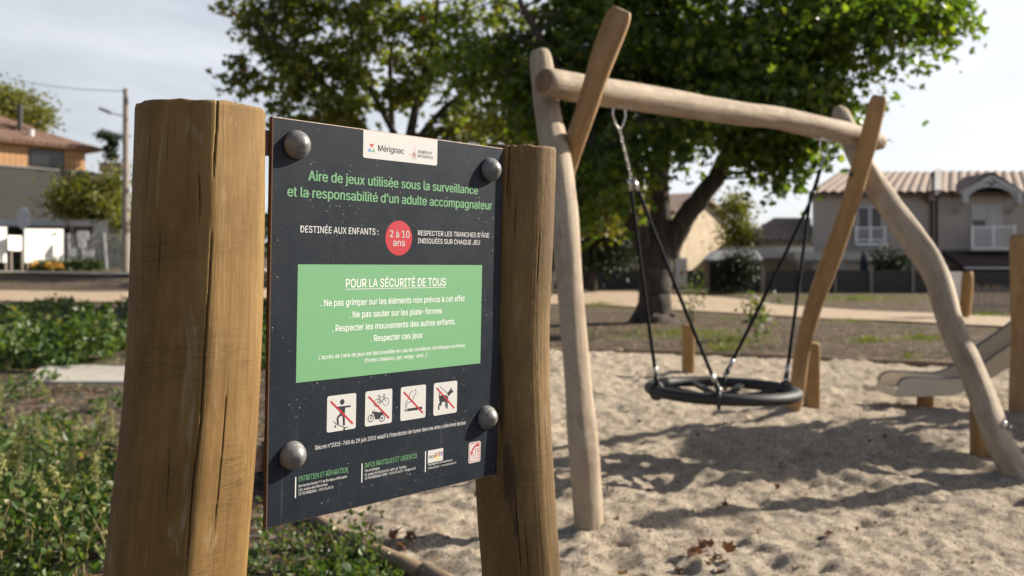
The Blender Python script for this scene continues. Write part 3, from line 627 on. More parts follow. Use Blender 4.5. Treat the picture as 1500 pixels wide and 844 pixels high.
# posts
def post(prof, d, mat, seed, cracks, facets=(), stain=None):
    """prof: (py, left px, right px); cracks: list of [(py, fraction across -1..1)], depth, width"""
    pr = sorted(prof); ysp = np.array([p[0] for p in pr], float)
    zz = EYE + (HZ - ysp) / F * d; cxs = np.array([((a + b) / 2 - 750) / F * d for _, a, b in pr]); rs = np.array([(b - a) / 2 * d / F * .957 for _, a, b in pr])
    zz[0] = EYE + (HZ - ysp[0]) / F * (d - .72 * rs[0])
    z = np.concatenate([np.linspace(zz[0], EYE - 1.0 * .36, 420), np.linspace(EYE - .365, -.1, 60)])
    o = np.argsort(zz); zu = np.linspace(-.2, zz.max() + .05, 600); cu_ = np.interp(zu, zz[o], cxs[o]); ru_ = np.interp(zu, zz[o], rs[o])
    ker = np.hanning(61); ker /= ker.sum(); pad = lambda q: np.convolve(np.pad(q, 30, 'edge'), ker, 'valid'); cx_, r_ = np.interp(z, zu, pad(cu_)), np.interp(z, zu, pad(ru_))
    n = 440; a = np.arange(n) * 2 * np.pi / n
    A, Zg = np.meshgrid(a, z); ca, sa = np.cos(A), np.sin(A)
    rad = r_[:, None] * (1 + .022 * fbm(ca * 1.3 + seed, sa * 1.3, Zg * 1.8, 3, seed) + .006 * fbm(ca * 5, sa * 5, Zg * 2.5, 3, seed + 5)) + .0003 * fbm(ca * 22, sa * 22, Zg * 6, 3, seed + 8) + .00022 * fbm(ca * 14, sa * 14, Zg * 110, 2, seed + 15)
    for fa, fc in facets:
        fa_ = R(fa) + .07 * fbm(z * 2.2, z * 0 + fa, seed, 2, seed)[:, None]; cc_ = np.cos(A - fa_); lim = r_[:, None] * fc / np.maximum(cc_, .3)
        kk = .010; hh_ = np.clip(.5 + .5 * (lim - rad) / kk, 0, 1); rad = np.where(cc_ > .3, lim * (1 - hh_) + rad * hh_ - kk * hh_ * (1 - hh_), rad)
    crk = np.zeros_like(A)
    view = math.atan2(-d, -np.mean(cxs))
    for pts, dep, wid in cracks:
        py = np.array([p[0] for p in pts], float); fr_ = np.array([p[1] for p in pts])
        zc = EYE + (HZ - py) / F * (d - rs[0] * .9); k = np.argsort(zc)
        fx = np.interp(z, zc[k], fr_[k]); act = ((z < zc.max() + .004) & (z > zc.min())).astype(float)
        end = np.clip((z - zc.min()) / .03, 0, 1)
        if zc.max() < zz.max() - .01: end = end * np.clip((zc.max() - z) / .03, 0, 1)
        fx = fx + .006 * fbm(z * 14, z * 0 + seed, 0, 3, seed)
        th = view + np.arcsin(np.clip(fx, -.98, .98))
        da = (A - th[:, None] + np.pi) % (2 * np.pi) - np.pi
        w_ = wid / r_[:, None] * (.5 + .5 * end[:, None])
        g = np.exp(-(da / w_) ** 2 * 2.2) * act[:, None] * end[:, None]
        rad -= dep * g; crk = np.maximum(crk, np.clip(g * 1.8 - .5, 0, 1))  # groove, plus a mask that paints its inside darker like shade
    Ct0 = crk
    if stain:
        for spy, sfx, sw_, sh_ in stain:
            zc_ = EYE + (HZ - spy) / F * d; th = view + math.asin(sfx); da = (A - th + np.pi) % (2 * np.pi) - np.pi
            q_ = np.exp(-(da / sw_) ** 2 - ((Zg - zc_) / sh_) ** 2) + .28 * fbm(ca * 10, sa * 10, Zg * 14, 4, seed + 30)
            crk = np.maximum(crk, np.clip((q_ - .5) * 2.2, 0, .8))
    edge = np.clip((z - (zz.max() - .004)) / .004, 0, 1)[:, None]; rad -= .002 * edge * (1 + .6 * fbm(ca * 9, sa * 9, 0, 2, seed))
    cy = d
    V = np.stack([cx_[:, None] + rad * ca, cy + rad * sa, Zg + .0015 * (Zg > zz.max() - .003) * fbm(ca * 4, sa * 4, 0, 2, seed + 3)], -1)
    m = len(z); i = np.arange(m - 1)[:, None] * n; j = np.arange(n)[None]; j2 = (j + 1) % n
    Q = np.stack([i + j, i + n + j, i + n + j2, i + j2], -1).reshape(-1, 4)
    G = np.stack([rad * ca + seed, rad * sa, Zg], -1).reshape(-1, 3)
    V = V.reshape(-1, 3) - SL
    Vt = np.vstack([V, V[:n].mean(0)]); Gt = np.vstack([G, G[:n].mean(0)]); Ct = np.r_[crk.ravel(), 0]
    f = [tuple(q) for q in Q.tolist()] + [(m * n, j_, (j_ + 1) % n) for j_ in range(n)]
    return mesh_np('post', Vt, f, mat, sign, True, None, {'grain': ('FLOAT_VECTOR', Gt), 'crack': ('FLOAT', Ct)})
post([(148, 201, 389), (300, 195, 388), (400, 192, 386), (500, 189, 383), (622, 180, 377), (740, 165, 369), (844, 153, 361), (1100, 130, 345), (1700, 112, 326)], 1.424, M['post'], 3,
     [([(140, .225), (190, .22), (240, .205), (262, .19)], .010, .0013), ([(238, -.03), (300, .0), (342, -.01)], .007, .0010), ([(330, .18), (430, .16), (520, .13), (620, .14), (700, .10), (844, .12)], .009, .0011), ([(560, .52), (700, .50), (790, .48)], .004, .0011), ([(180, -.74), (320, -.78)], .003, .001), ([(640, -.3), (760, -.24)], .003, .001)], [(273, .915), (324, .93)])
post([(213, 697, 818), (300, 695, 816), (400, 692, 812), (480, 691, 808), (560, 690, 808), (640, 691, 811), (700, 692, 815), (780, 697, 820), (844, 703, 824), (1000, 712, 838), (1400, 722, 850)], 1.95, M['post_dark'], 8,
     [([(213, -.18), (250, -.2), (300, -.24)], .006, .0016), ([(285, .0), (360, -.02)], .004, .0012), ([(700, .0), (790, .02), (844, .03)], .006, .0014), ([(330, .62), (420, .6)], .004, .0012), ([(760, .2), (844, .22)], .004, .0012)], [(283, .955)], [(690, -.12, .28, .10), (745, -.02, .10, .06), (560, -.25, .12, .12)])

# ------------------------------------------------------------------ swing frame
sw = thing('swing_frame', 'peeled log swing frame of two crossed leg pairs and a long top beam', 'swing frame', (1.6, 6.4, 0)); SW = np.array(sw.location)
def pl(lst): return [(P(x, y, d) - SW, r) for x, y, d, r in lst]
legA = [(790, 74, 5.66, .056), (793, 95, 5.64, .066), (802, 160, 5.52, .072), (815, 225, 5.34, .080), (825, 300, 5.2, .078), (833, 400, 5.06, .07), (843, 520, 4.93, .067), (848, 575, 4.87, .07), (855, 660, 4.8, .079), (861, 740, 4.75, .075), (864, 800, 4.72, .075)]
log_mesh('leg', pl(legA), M['robinia'], sw, 44, .02, .09, .02, 2)
legB = [(912, 14, 4.93, .058), (905, 30, 4.95, .068), (890, 68, 5.0, .07), (876, 107, 5.06, .064), (859, 160, 5.16, .06), (840, 215, 5.42, .06), (815, 290, 5.85, .065), (770, 430, 6.6, .07), (702, 645, 7.45, .075)]
log_mesh('leg', pl(legB), M['robinia_warm'], sw, 40, .025, .08, .015, 4, flat=((-.3, -1, 0), .45))
legC = [(1289, 140, 7.0, .054), (1286, 152, 7.02, .06), (1274, 200, 7.14, .067), (1258, 255, 7.3, .07), (1245, 300, 7.42, .07), (1217, 380, 7.7, .078), (1195, 440, 7.9, .074), (1178, 500, 8.08, .07), (1171, 545, 8.2, .068), (1166, 580, 8.3, .068), (1156, 616, 8.42, .07)]
log_mesh('leg', pl(legC), M['robinia_warm'], sw, 36, .03, .08, .015, 5, flat=((-.4, -1, 0), .5))
legD = [(1231, 160, 7.86, .03), (1233, 172, 7.8, .075), (1262, 238, 7.58, .088), (1302, 300, 7.35, .095), (1338, 350, 7.15, .1), (1370, 400, 6.95, .092), (1395, 480, 6.65, .085), (1422, 540, 6.4, .083), (1446, 600, 6.2, .085), (1466, 650, 6.02, .088), (1500, 715, 5.86, .09)]
log_mesh('leg', pl(legD), M['robinia'], sw, 40, .025, .10, .02, 6)
beam = [(796, 120, 5.27, .078), (830, 127, 5.4, .083), (907, 139, 5.67, .084), (1000, 154, 6.08, .086), (1090, 167, 6.5, .083), (1140, 172, 6.75, .082), (1207, 188, 7.05, .086), (1250, 197, 7.3, .084), (1290, 209, 7.5, .068)]
log_mesh('beam', pl(beam), M['robinia'], sw, 44, .025, .07, .02, 7)
def stud(p, r, mat, nm, dirv=(0, -1, 0)):
    q = Vector(dirv).to_track_quat('Z', 'Y').to_matrix().to_4x4(); b = B().lathe([(r, 0), (r, .012), (r * .7, .02), (r * .2, .022)], 14, Matrix.Translation(Vector(p - SW)) @ q); b.build(nm, mat, sw, True)
stud(P(1470, 622, 6.02), .026, M['steel'], 'bolt', (.5, -.8, .1)); stud(P(1477, 626, 6.02), .018, M['steel'], 'bolt', (.8, -.5, .1)); stud(P(1247, 256, 7.24), .018, M['darkmetal'], 'bolt', (-.4, -.9, 0))
H1 = P(907, 159, 5.67); H2 = P(1207, 207, 7.05); bd = (H2 - H1); bd[2] = 0; bd /= np.linalg.norm(bd)
for Hh in (H1, H2):
    h = Hh - SW; q = h + np.array([0, 0, .012])
    b = B().bar(q - bd * .09, q + bd * .09, .05, .012)
    for s_ in (-1, 1): b.tube([h + bd * .05 * s_ + np.array([0, 0, .01]), h + bd * .055 * s_ + np.array([0, 0, -.04]), h + bd * .03 * s_ + np.array([0, 0, -.10]), h + np.array([0, 0, -.13])], .0065, 8)
    b.build('hanger', M['steel'], sw)

# ------------------------------------------------------------------ nest swing (hangs from the frame)
RC = np.array([1.425, 6.36, .505]); RR = .48
ns = thing('nest_swing', 'round black nest swing seat hanging on four ropes and chains', 'swing', tuple(RC)); OR = RC
tl = Matrix.Rotation(R(1.2), 4, 'Y')
def rimp(a, z=0, r=RR): v = tl @ Vector((r * math.cos(R(a)), r * math.sin(R(a)), z)); return np.array(v)
V = []; n1, n2 = 72, 14
for i in range(n1):
    for j in range(n2):
        a = 360 * i / n1; b = 2 * math.pi * j / n2; rr_ = .046 * math.cos(b); zz_ = .038 * math.sin(b)
        rr_ *= 1 + .0; V.append(rimp(a, zz_, RR + rr_))
Fq = [(i * n2 + j, ((i + 1) % n1) * n2 + j, ((i + 1) % n1) * n2 + (j + 1) % n2, i * n2 + (j + 1) % n2) for i in range(n1) for j in range(n2)]
mesh_np('rim', V, Fq, M['rubber'], ns)
hb = B()
for k in range(8):
    a = 360 * k / 8 + 14; hb2 = B().bar(rimp(a, -.005, .445), rimp(a, -.045, .13), .05, .022); hb2.build('spoke', M['rubber'], ns)
for rr_, zz_, nm in ((.135, -.045, 'inner_ring'),):
    B().tube([rimp(a, zz_, rr_) for a in range(0, 361, 12)], .02, 8).build(nm, M['rubber'], ns, True)
V = [tuple(rimp(0, -.04, 0))] + [tuple(rimp(a, -.035, .13)) for a in range(0, 360, 20)]
b = B().add(V, [(0, 1 + i, 1 + (i + 1) % 18) for i in range(18)]); b.build('centre_mat', M['rubber'], ns)
link_mesh = None
def chain(p, q, nlink, mat):
    global link_mesh
    p = np.array(p); q = np.array(q); d = (q - p); Ln = np.linalg.norm(d); st = Ln / nlink
    if link_mesh is None:
        pts = []
        for t in range(0, 361, 24):
            x = math.cos(R(t)) * .011; z = math.sin(R(t)) * .014 + (.012 if math.sin(R(t)) > 0 else -.012); pts.append((x, 0, z))
        pts[-1] = pts[0]; bb = B().tube(pts, .0042, 6, cap=False); o = bb.build('chain_link', mat, ns, True); link_mesh = o.data; first = o
    else: first = None
    qt = Vector(d).to_track_quat('Z', 'Y')
    for k in range(nlink):
        o = first if (k == 0 and first) else bpy.data.objects.new('chain_link', link_mesh)
        if o is not first: link(o, ns)
        o.location = p + d * (k + .5) / nlink; o.rotation_mode = 'QUATERNION'; o.rotation_quaternion = qt @ Matrix.Rotation(R(90 * (k % 2)), 3, 'Z').to_quaternion()
        s_ = st / .040; o.scale = (s_, s_, s_)
def lerp(a, b, t): return np.array(a) * (1 - t) + np.array(b) * t
def rope(p, q, rad, nm='rope'):
    t = np.linspace(0, 1, 24); pts = [lerp(p, q, s) + np.array([0, 0, -.012 * math.sin(math.pi * s)]) for s in t]
    B().tube(pts, rad, 8).build(nm, M['rope'], ns, True)
top1 = H1 + np.array([0, 0, -.12]) - OR; j1 = P(925, 262, 5.78) - OR; top2 = H2 + np.array([0, 0, -.12]) - OR; j2 = P(1190, 284, 6.95) - OR
chain(top1, j1, 11, M['steel']); chain(top2, lerp(top2, j2, .35), 3, M['steel']); rope(lerp(top2, j2, .35), j2, .015)
B().lathe([(.02, -.02), (.026, -.01), (.026, .01), (.02, .02)], 12, Matrix.Translation(Vector(j2))).build('joint', M['darkmetal'], ns, True)
for jj, angs in ((j1, (195, 255)), (j2, (15, 75))):
    for k, a in enumerate(angs):
        e_ = rimp(a, .045); e2 = lerp(e_, jj, .045); e3 = lerp(e_, jj, .09)
        off = np.array([.012 * (1 if k else -1), 0, 0]); j_ = jj + off
        if jj is j1:
            f1 = lerp(j_, e_, .0); f2 = lerp(j_, e_, .055)
            B().tube([f1, f2], .014, 10).build('ferrule', M['steel'], ns, True); rope(f2, e3, .012)
        else: rope(j_, e3, .013)
        B().tube([e3, e2], .016, 10).build('ferrule', M['steel'], ns, True)
        B().tube([e2, e_], .018, 8).build('shackle', M['darkmetal'], ns, True)
        pts = [rimp(a, .053 * math.sin(R(t)), RR + .043 * math.cos(R(t))) for t in range(0, 361, 30)]
        B().tube(pts, .012, 6).build('clamp', M['darkmetal'], ns, True)
        B().lathe([(.013, 0), (.015, .012), (.008, .022)], 10, Matrix.Translation(Vector(rimp(a, .055)))).build('bolt', M['steel'], ns, True)

# ------------------------------------------------------------------ stub posts, thick post
def stub(name, px, py, ptop, wpx, mat, label, cat, grp=None, square=True, lean=0):
    g = ground(px, py); d = g[1]; top = EYE + (HZ - ptop) / F * d; w = wpx * d / F
    t = thing(name, label, cat, (g[0], g[1], 0), grp)
    n = 28; m = 30; z = np.linspace(-.1, top, m); a = np.arange(n) * 2 * np.pi / n + .2
    pw = 5 if square else 2
    rr_ = w / 2 / (np.abs(np.cos(a)) ** pw + np.abs(np.sin(a)) ** pw) ** (1 / pw)
    Vv = np.stack([rr_[None] * np.cos(a)[None] * (1 + .03 * vn3(np.cos(a)[None] * 2, np.sin(a)[None] * 2, z[:, None] * 3, 3)) + lean * z[:, None], rr_[None] * np.sin(a)[None] + 0 * z[:, None], z[:, None] + 0 * a[None]], -1)
    Vv[-1, :, 0] = (Vv[-1, :, 0] - lean * top) * .9 + lean * top; Vv[-1, :, 1] *= .9
    i = np.arange(m - 1)[:, None] * n; j = np.arange(n)[None]; j2_ = (j + 1) % n
    Q = np.stack([i + j, i + j2_, i + n + j2_, i + n + j], -1).reshape(-1, 4)
    Vf = Vv.reshape(-1, 3); G = Vf + px
    f = [tuple(q) for q in Q.tolist()] + [tuple((m - 1) * n + k for k in range(n))]
    mesh_np('shaft', Vf, f, mat, t, True, None, {'grain': ('FLOAT_VECTOR', G)}); return t
stub('short_post', 1008, 549, 476, 17, M['stub'], 'short upright timber post behind the nest swing seat', 'post')
stub('short_post', 1189, 597, 502, 21, M['stub'], 'short upright timber post beside the far swing leg foot', 'post')
stub('short_post', 1436, 668, 560, 24, M['stub'], 'dark short timber post behind the sloping nearer swing leg', 'post')
tp = thing('thick_timber_post', 'thick upright log post standing at the edge of the slide', 'post', (4.56, 8.4, 0))
log_mesh('shaft', [((0, 0, -.1), .105), ((.01, 0, .8), .10), ((.0, 0, 1.63), .098)], M['robinia_warm'], tp, 32, .05, .05, .01, 12)
# slide
sl_ = thing('slide', 'low grey slide with raised side walls ending above the sand', 'slide', (3.6, 8.75, 0))
top_l = [(0.0, .12), (.0, .22), (.03, .275), (.09, .30), (.2, .305), (.4, .295), (.58, .30), (.72, .36), (.86, .48), (1.15, .68), (2.4, 1.58)]
bot_l = [(.0, .12), (.2, .125), (.5, .135), (.68, .19), (.9, .315), (1.2, .50), (2.4, 1.34)]
outline = top_l + bot_l[::-1][:-1]
for y0 in (0, .46):
    B().prism(outline, y0, y0 + .03).build('side_wall', M['slide'], sl_)
b = B(); tt = np.array(smooth_poly(top_l[1:], 4, False)); pts = [(x, y0 + .015, z) for x, z in tt for y0 in (0,)]
for y0 in (0, .46): B().tube([(x, y0 + .015, z) for x, z in tt], .016, 8).build('rail', M['slide_edge'], sl_, True)
cb_ = [(x, z + .04) for x, z in bot_l]; b = B()
for (x0, z0), (x1, z1) in zip(cb_[:-1], cb_[1:]): b.add([(x0, .03, z0), (x1, .03, z1), (x1, .46, z1), (x0, .46, z0)], [(0, 1, 2, 3)])
b.build('chute', M['slide'], sl_, True)
B().box((-.02, .0, .12), (.0, .49, .2)).build('end_lip', M['slide'], sl_, bevel=.01)
B().box((.3, .2, -.1), (.42, .3, .16)).build('foot', M['stub'], sl_)
# play tower beyond the frame edge, whose shadow crosses the sand
tw = thing('play_tower', 'roofed timber play tower at the top of the slide', 'play tower', (6.7, 8.35, 0))
for xx, yy in ((-.7, -.75), (.7, -.75), (.7, .8), (-.7, .8)):
    log_mesh('post', [((xx, yy, -.1), .085), ((xx * 1.01, yy, 1.5), .08), ((xx * .99, yy, 2.95), .075)], M['robinia'], tw, 16, .12, .08, .02, 20)
for k in range(9):
    B().box((-.75, -.78 + k * .178, 1.28), (.75, -.78 + k * .178 + .17, 1.33)).build('floor_board', M['larch'], tw)
for k in range(0, 8, 2):
    B().box((-.72 + k * .18, -.84, 1.25), (-.72 + k * .18 + .10, -.81, 1.95)).build('side_board', M['larch'], tw)
    B().box((.78, -.72 + k * .18, 1.25), (.81, -.72 + k * .18 + .10, 1.95)).build('side_board', M['larch'], tw)
    B().box((-.72 + k * .18, .87, 1.25), (-.72 + k * .18 + .10, .90, 1.95)).build('side_board', M['larch'], tw)
rb = B(); rb.add([(-.85, -.55, 2.75), (.85, -.55, 2.75), (.85, 1.0, 2.75), (-.85, 1.0, 2.75), (0, .2, 3.5)], [(0, 1, 4), (1, 2, 4), (2, 3, 4), (3, 0, 4), (3, 2, 1, 0)]); rb.build('roof', M['larch'], tw)
cp = thing('climbing_log', 'leaning tall climbing log beside the play tower', 'climbing log', (5.7, 6.75, 0))
log_mesh('trunk', [((0, 0, -.1), .14), ((.05, .05, 1.6), .13), ((.2, .05, 3.3), .10)], M['robinia'], cp, 16, .1, .1, .02, 25)

# ------------------------------------------------------------------ trees
def tree(name, label, base, limbs, lobes, nclump, nleaf, lsize, lm, csize=.55, seed=1, shape=(LEAF4, LF4), droop=.5, hole=.0, grp=None, branches=True, trunk_n=14):
    """limbs: list of [(xyz, r)...] world; lobes: (centre xyz, radii xyz, weight)"""
    t = thing(name, label, 'tree', tuple(base), grp); o0 = np.array(base); rg = np.random.default_rng(seed)
    skel = []; tb = B()
    for lb in limbs:
        c = np.array([list(p) + [r] for p, r in lb], float); s = np.array(smooth_poly(c, 6, False)); s[:, :3] += .05 * s[:, 3:4] * rg.normal(size=(len(s), 3))
        tb.tube(s[:, :3] - o0, s[:, 3], trunk_n); skel += [(q[:3], q[3]) for q in s]
    SKp = np.array([q[0] for q in skel]); SKr = np.array([q[1] for q in skel])
    w = np.array([l[2] for l in lobes], float); w /= w.sum(); C = []
    while len(C) < nclump:
        l = lobes[rg.choice(len(lobes), p=w)]; v = rg.normal(size=3); v /= np.linalg.norm(v); rad = rg.random() ** (1 / 2.2)
        c = np.array(l[0]) + v * rad * np.array(l[1])
        if hole and vn3(c[0] * .55, c[1] * .55, c[2] * .55, seed) < hole - 1: continue
        C.append(c)
    C = np.array(C)
    if branches:
        thr = SKp[:, 2] > np.percentile(SKp[:, 2], 25); Sp = SKp[thr]; Sr = SKr[thr]
        for c in C:
            dd = np.linalg.norm(Sp - c, axis=1) + .7 * np.clip(Sp[:, 2] - c[2], 0, None); k = dd.argmin(); p0 = Sp[k]; r0 = min(Sr[k] * .55, .012 + .012 * dd[k])
            mid = (p0 + c) / 2 + np.array([0, 0, .12 * dd[k]]) + rg.normal(size=3) * .06 * dd[k]
            s = np.array(smooth_poly([p0, mid, c + rg.normal(size=3) * .1], 3, False))
            tb.tube(s - o0, np.linspace(r0, .006, len(s)), 5, cap=False)
    tb.build('trunk', M['bark'], t, True)
    per = nleaf // nclump; sc = csize * (.7 + .6 * rg.random(nclump))
    D = rg.normal(size=(nclump, per, 3)) * np.array([1, 1, .7]) * sc[:, None, None] * .5
    LC = (C[:, None] + D).reshape(-1, 3) - o0
    V, Fc, k = leaves_np(LC, lsize * (.65 + .7 * rg.random(len(LC))), shape[0], shape[1], (.1, 0, .4), 1.0, droop, rg)
    tone = np.clip(rg.normal(.45, .17, (nclump, 1)) + rg.normal(0, .18, (nclump, per)), 0, 1).ravel()
    cr_ = mesh_np('crown', V, Fc, lm, t, False, None, {'rnd': ('FLOAT', np.repeat(tone, k))}); cr_['kind'] = 'stuff'
    return t
# big plane tree
dA = 21.5; gA = ground(958, 470); gA[1] = dA; gA[0] = (958 - 750) / F * dA; gA[2] = GZ(gA[0], dA)
Pw = lambda x, y, d, r: (P(x, y, d), r)
limbsA = [[(gA + [0, 0, -.2], .62), (gA + [0, 0, .05], .5), Pw(960, 440, dA, .38), Pw(962, 400, dA, .36), Pw(966, 365, dA, .35), Pw(968, 320, dA, .24), Pw(966, 230, dA, .22), Pw(985, 120, dA + .5, .17), Pw(970, -40, dA, .13), Pw(990, -220, dA, .06)],
          [Pw(952, 372, dA, .22), Pw(930, 330, dA - .3, .2), Pw(903, 286, dA - .6, .18), Pw(870, 210, dA - 1, .14), Pw(820, 110, dA - 1.4, .1), Pw(760, 0, dA - 1.8, .06)],
          [Pw(978, 372, dA, .26), Pw(1000, 325, dA - .2, .24), Pw(1028, 288, dA - .4, .22), Pw(1052, 255, dA - .5, .2), Pw(1085, 190, dA - .8, .15), Pw(1150, 90, dA - 1, .1), Pw(1230, 10, dA - 1.5, .06)],
          [Pw(1060, 240, dA - .5, .12), Pw(1130, 190, dA - 1, .07), Pw(1200, 150, dA - 1.3, .04), Pw(1290, 95, dA - 1.5, .02), Pw(1380, 60, dA - 1.6, .01)],
          [Pw(966, 250, dA, .14), Pw(1000, 150, dA + 2, .1), Pw(1060, 0, dA + 3, .06)], [Pw(930, 330, dA, .12), Pw(880, 250, dA + 2, .09), Pw(800, 120, dA + 3, .06)]]
def Lb(x, y, d, rx, ry, rd, w): return (P(x, y, d), (rx / F * d, rd, ry / F * d), w)
lobA = [Lb(900, 0, dA, 210, 150, 4, 5), Lb(1100, -20, dA - .5, 200, 150, 4, 4.2), Lb(760, 40, dA, 120, 130, 3, 2), Lb(1000, 120, dA, 180, 110, 3.2, 3.2), Lb(820, 180, dA + .5, 80, 100, 2.4, 1.6), Lb(890, 190, dA + 1.5, 90, 80, 2, 1.0),
        Lb(1120, 130, dA - 2, 100, 90, 1.8, 2.0), Lb(1140, 215, dA - 2.5, 60, 55, 1.1, 1.3), Lb(1175, 180, dA - 2.5, 60, 40, 1.1, .8), Lb(1040, 240, dA - 2.4, 65, 45, 1, .8), Lb(965, 225, dA - 2.2, 65, 50, 1, .7), Lb(890, 265, dA - 1.8, 60, 55, 1, .8), Lb(1010, 285, dA - 2.4, 40, 28, .8, .25), Lb(800, 270, dA - .5, 70, 50, 1.5, .6), Lb(1250, 60, dA - 2, 100, 70, 1.8, 1.3), Lb(1330, 20, dA - 2, 60, 45, 1.2, .42), Lb(1385, 35, dA - 2, 35, 25, .8, .13), Lb(1385, 70, dA - 2, 22, 14, .5, .04), Lb(1200, 160, dA - 2, 50, 35, 1, .3), Lb(1050, 200, dA - 3, 60, 45, 1, .3),
        Lb(1280, -60, dA, 120, 60, 3, .9), Lb(1000, -200, dA, 240, 120, 4, 4), Lb(1145, 258, dA - 2.5, 40, 28, .7, .35), Lb(1090, 235, dA - 2.5, 40, 30, .7, .35), Lb(1195, 225, dA - 2.5, 18, 35, .5, .12), Lb(1075, 265, dA - 2.5, 28, 30, .6, .14)]
tree('plane_tree', 'large broad tree with dark green crown and forked trunk behind the swing', gA, limbsA, lobA, 780, 46000, .17, M['leafA'], .74, 5, (LEAFM, LFM), .9, .80)
# autumn tree on the left
dB = 39; gB = ground(592, 404); gB = np.array([(592 - 750) / F * dB, dB, 0]); gB[2] = GZ(gB[0], dB)
limbsB = [[(gB + [0, 0, -.2], .45), (gB + [0, 0, .1], .36), Pw(592, 330, dB, .3), Pw(594, 260, dB, .26), Pw(602, 190, dB, .2), Pw(622, 110, dB, .14), Pw(640, 20, dB, .09), Pw(640, -60, dB, .05)],
          [Pw(593, 280, dB, .22), Pw(560, 220, dB, .2), Pw(513, 173, dB, .17), Pw(470, 120, dB - .5, .14), Pw(427, 77, dB - 1, .1), Pw(380, 50, dB - 1, .05)], [Pw(594, 240, dB, .16), Pw(573, 187, dB, .14), Pw(533, 110, dB, .1), Pw(510, 30, dB, .06), Pw(500, -40, dB, .03)],
          [Pw(600, 220, dB, .14), Pw(650, 160, dB, .12), Pw(720, 110, dB - .5, .08), Pw(780, 60, dB, .04)], [Pw(575, 200, dB, .14), Pw(572, 90, dB + 1, .1), Pw(585, 20, dB + 1, .06)]]
lobB = [Lb(430, 112, dB, 95, 55, 3, 1.6), Lb(400, 60, dB, 60, 50, 2, .7), Lb(470, 30, dB, 90, 60, 3, 1.4), Lb(400, 0, dB, 60, 35, 2, .5), Lb(580, 20, dB, 130, 70, 4, 2.4), Lb(560, 120, dB, 110, 80, 3.5, 1.8), Lb(460, 180, dB, 80, 40, 3, 1), Lb(690, 110, dB, 110, 90, 3.5, 2.4), Lb(700, 200, dB, 90, 40, 3, 1.1), Lb(740, 30, dB, 80, 70, 3, 1.2), Lb(560, -80, dB, 160, 60, 4, 2), Lb(345, 130, dB, 18, 14, 1, .1), Lb(600, 240, dB, 120, 50, 3, 1.3), Lb(335, 10, dB, 26, 10, 1, .08), Lb(365, 40, dB, 22, 22, 1, .12)]
tree('autumn_tree', 'loose yellowing tree with open branches standing behind the notice panel', gB, limbsB, lobB, 270, 13500, .27, M['leafB'], .66, 8, (LEAFM, LFM), .4)
def small_tree(name, label, px, d, trunk_r, lobes, ncl, nl, ls, lm, cs, seed, cat='tree', grp=None):
    g = np.array([(px - 750) / F * d, d, 0.]); g[2] = GZ(g[0], d); tp_ = np.array(lobes[0][0])
    lim = [[(g + [0, 0, -.1], trunk_r), ((g + tp_) / 2 + [.1, 0, 0], trunk_r * .8), (tp_, trunk_r * .5), (tp_ + [0, 0, lobes[0][1][2] * .6], trunk_r * .2)]]
    t = tree(name, label, g, lim, lobes, ncl, nl, ls, lm, cs, seed, grp=grp, trunk_n=8); t['category'] = cat; return t
small_tree('garden_tree', 'tall yellowing tree showing above the tiled roof of the timber-clad house', 20, 75, .3, [Lb(10, 165, 75, 50, 30, 4, 2), Lb(40, 170, 75, 25, 18, 2, .8), Lb(-40, 150, 75, 60, 40, 4, 2), Lb(10, 260, 75, 50, 60, 4, 1)], 160, 13000, .3, M['leafY'], 1.5, 21)
small_tree('background_tree', 'yellow-green tree with hanging foliage seen behind the nearer swing leg', 800, 34, .2, [Lb(820, 230, 34, 90, 70, 2.5, 2), Lb(780, 150, 34, 80, 70, 2.5, 1.5), Lb(900, 270, 34, 60, 50, 2, 1), Lb(850, 320, 33, 60, 25, 1.5, .5)], 170, 13000, .2, M['leafY'], 1.0, 22)
small_tree('dark_hedge_tree', 'dark dense evergreen standing between the big tree and the stone house', 868, 39, .2, [Lb(860, 345, 39, 50, 40, 1.5, 2), Lb(900, 330, 39, 40, 60, 1.5, 2)], 100, 9000, .2, M['leafD'], .9, 23)
small_tree('garden_bush', 'yellow-green bush against the grey wall of the timber-clad house', 130, 43, .08, [Lb(128, 290, 43, 42, 25, 1.2, 2), Lb(160, 300, 43, 22, 22, 1.2, 1), Lb(105, 300, 43, 18, 16, 1, .6), Lb(170, 262, 43, 8, 18, .5, .2), Lb(186, 320, 43, 12, 30, .5, .5)], 90, 8000, .17, M['leafY'], .8, 24, 'bush')
small_tree('yellow_shrub', 'yellow shrub at the corner of the stone gable house', 1085, 44, .06, [Lb(1082, 345, 44, 16, 26, .8, 1), Lb(1075, 300, 44, 14, 16, .8, .4)], 40, 3000, .16, M['leafY'], .7, 25, 'shrub')
small_tree('garden_shrub', 'dark rounded shrub behind the garden fence below the left window', 1305, 39.5, .08, [Lb(1305, 388, 39.5, 20, 20, .8, 1)], 40, 4000, .13, M['leafD'], .5, 26, 'shrub')
small_tree('ivy_clump', 'dark ivy clump hanging in front of the grey roofed shed', 1083, 37, .05, [Lb(1083, 398, 37, 19, 22, .4, 1)], 40, 4000, .13, M['leafD'], .45, 27, 'shrub')
small_tree('clipped_hedge', 'dark rounded clipped hedge beside the mesh fence near the utility pole', 158, 43.5, .06, [Lb(158, 374, 43.5, 20, 22, .8, 1), Lb(176, 374, 43.5, 14, 22, .8, .6)], 60, 5000, .14, M['leafD'], .55, 28, 'hedge')
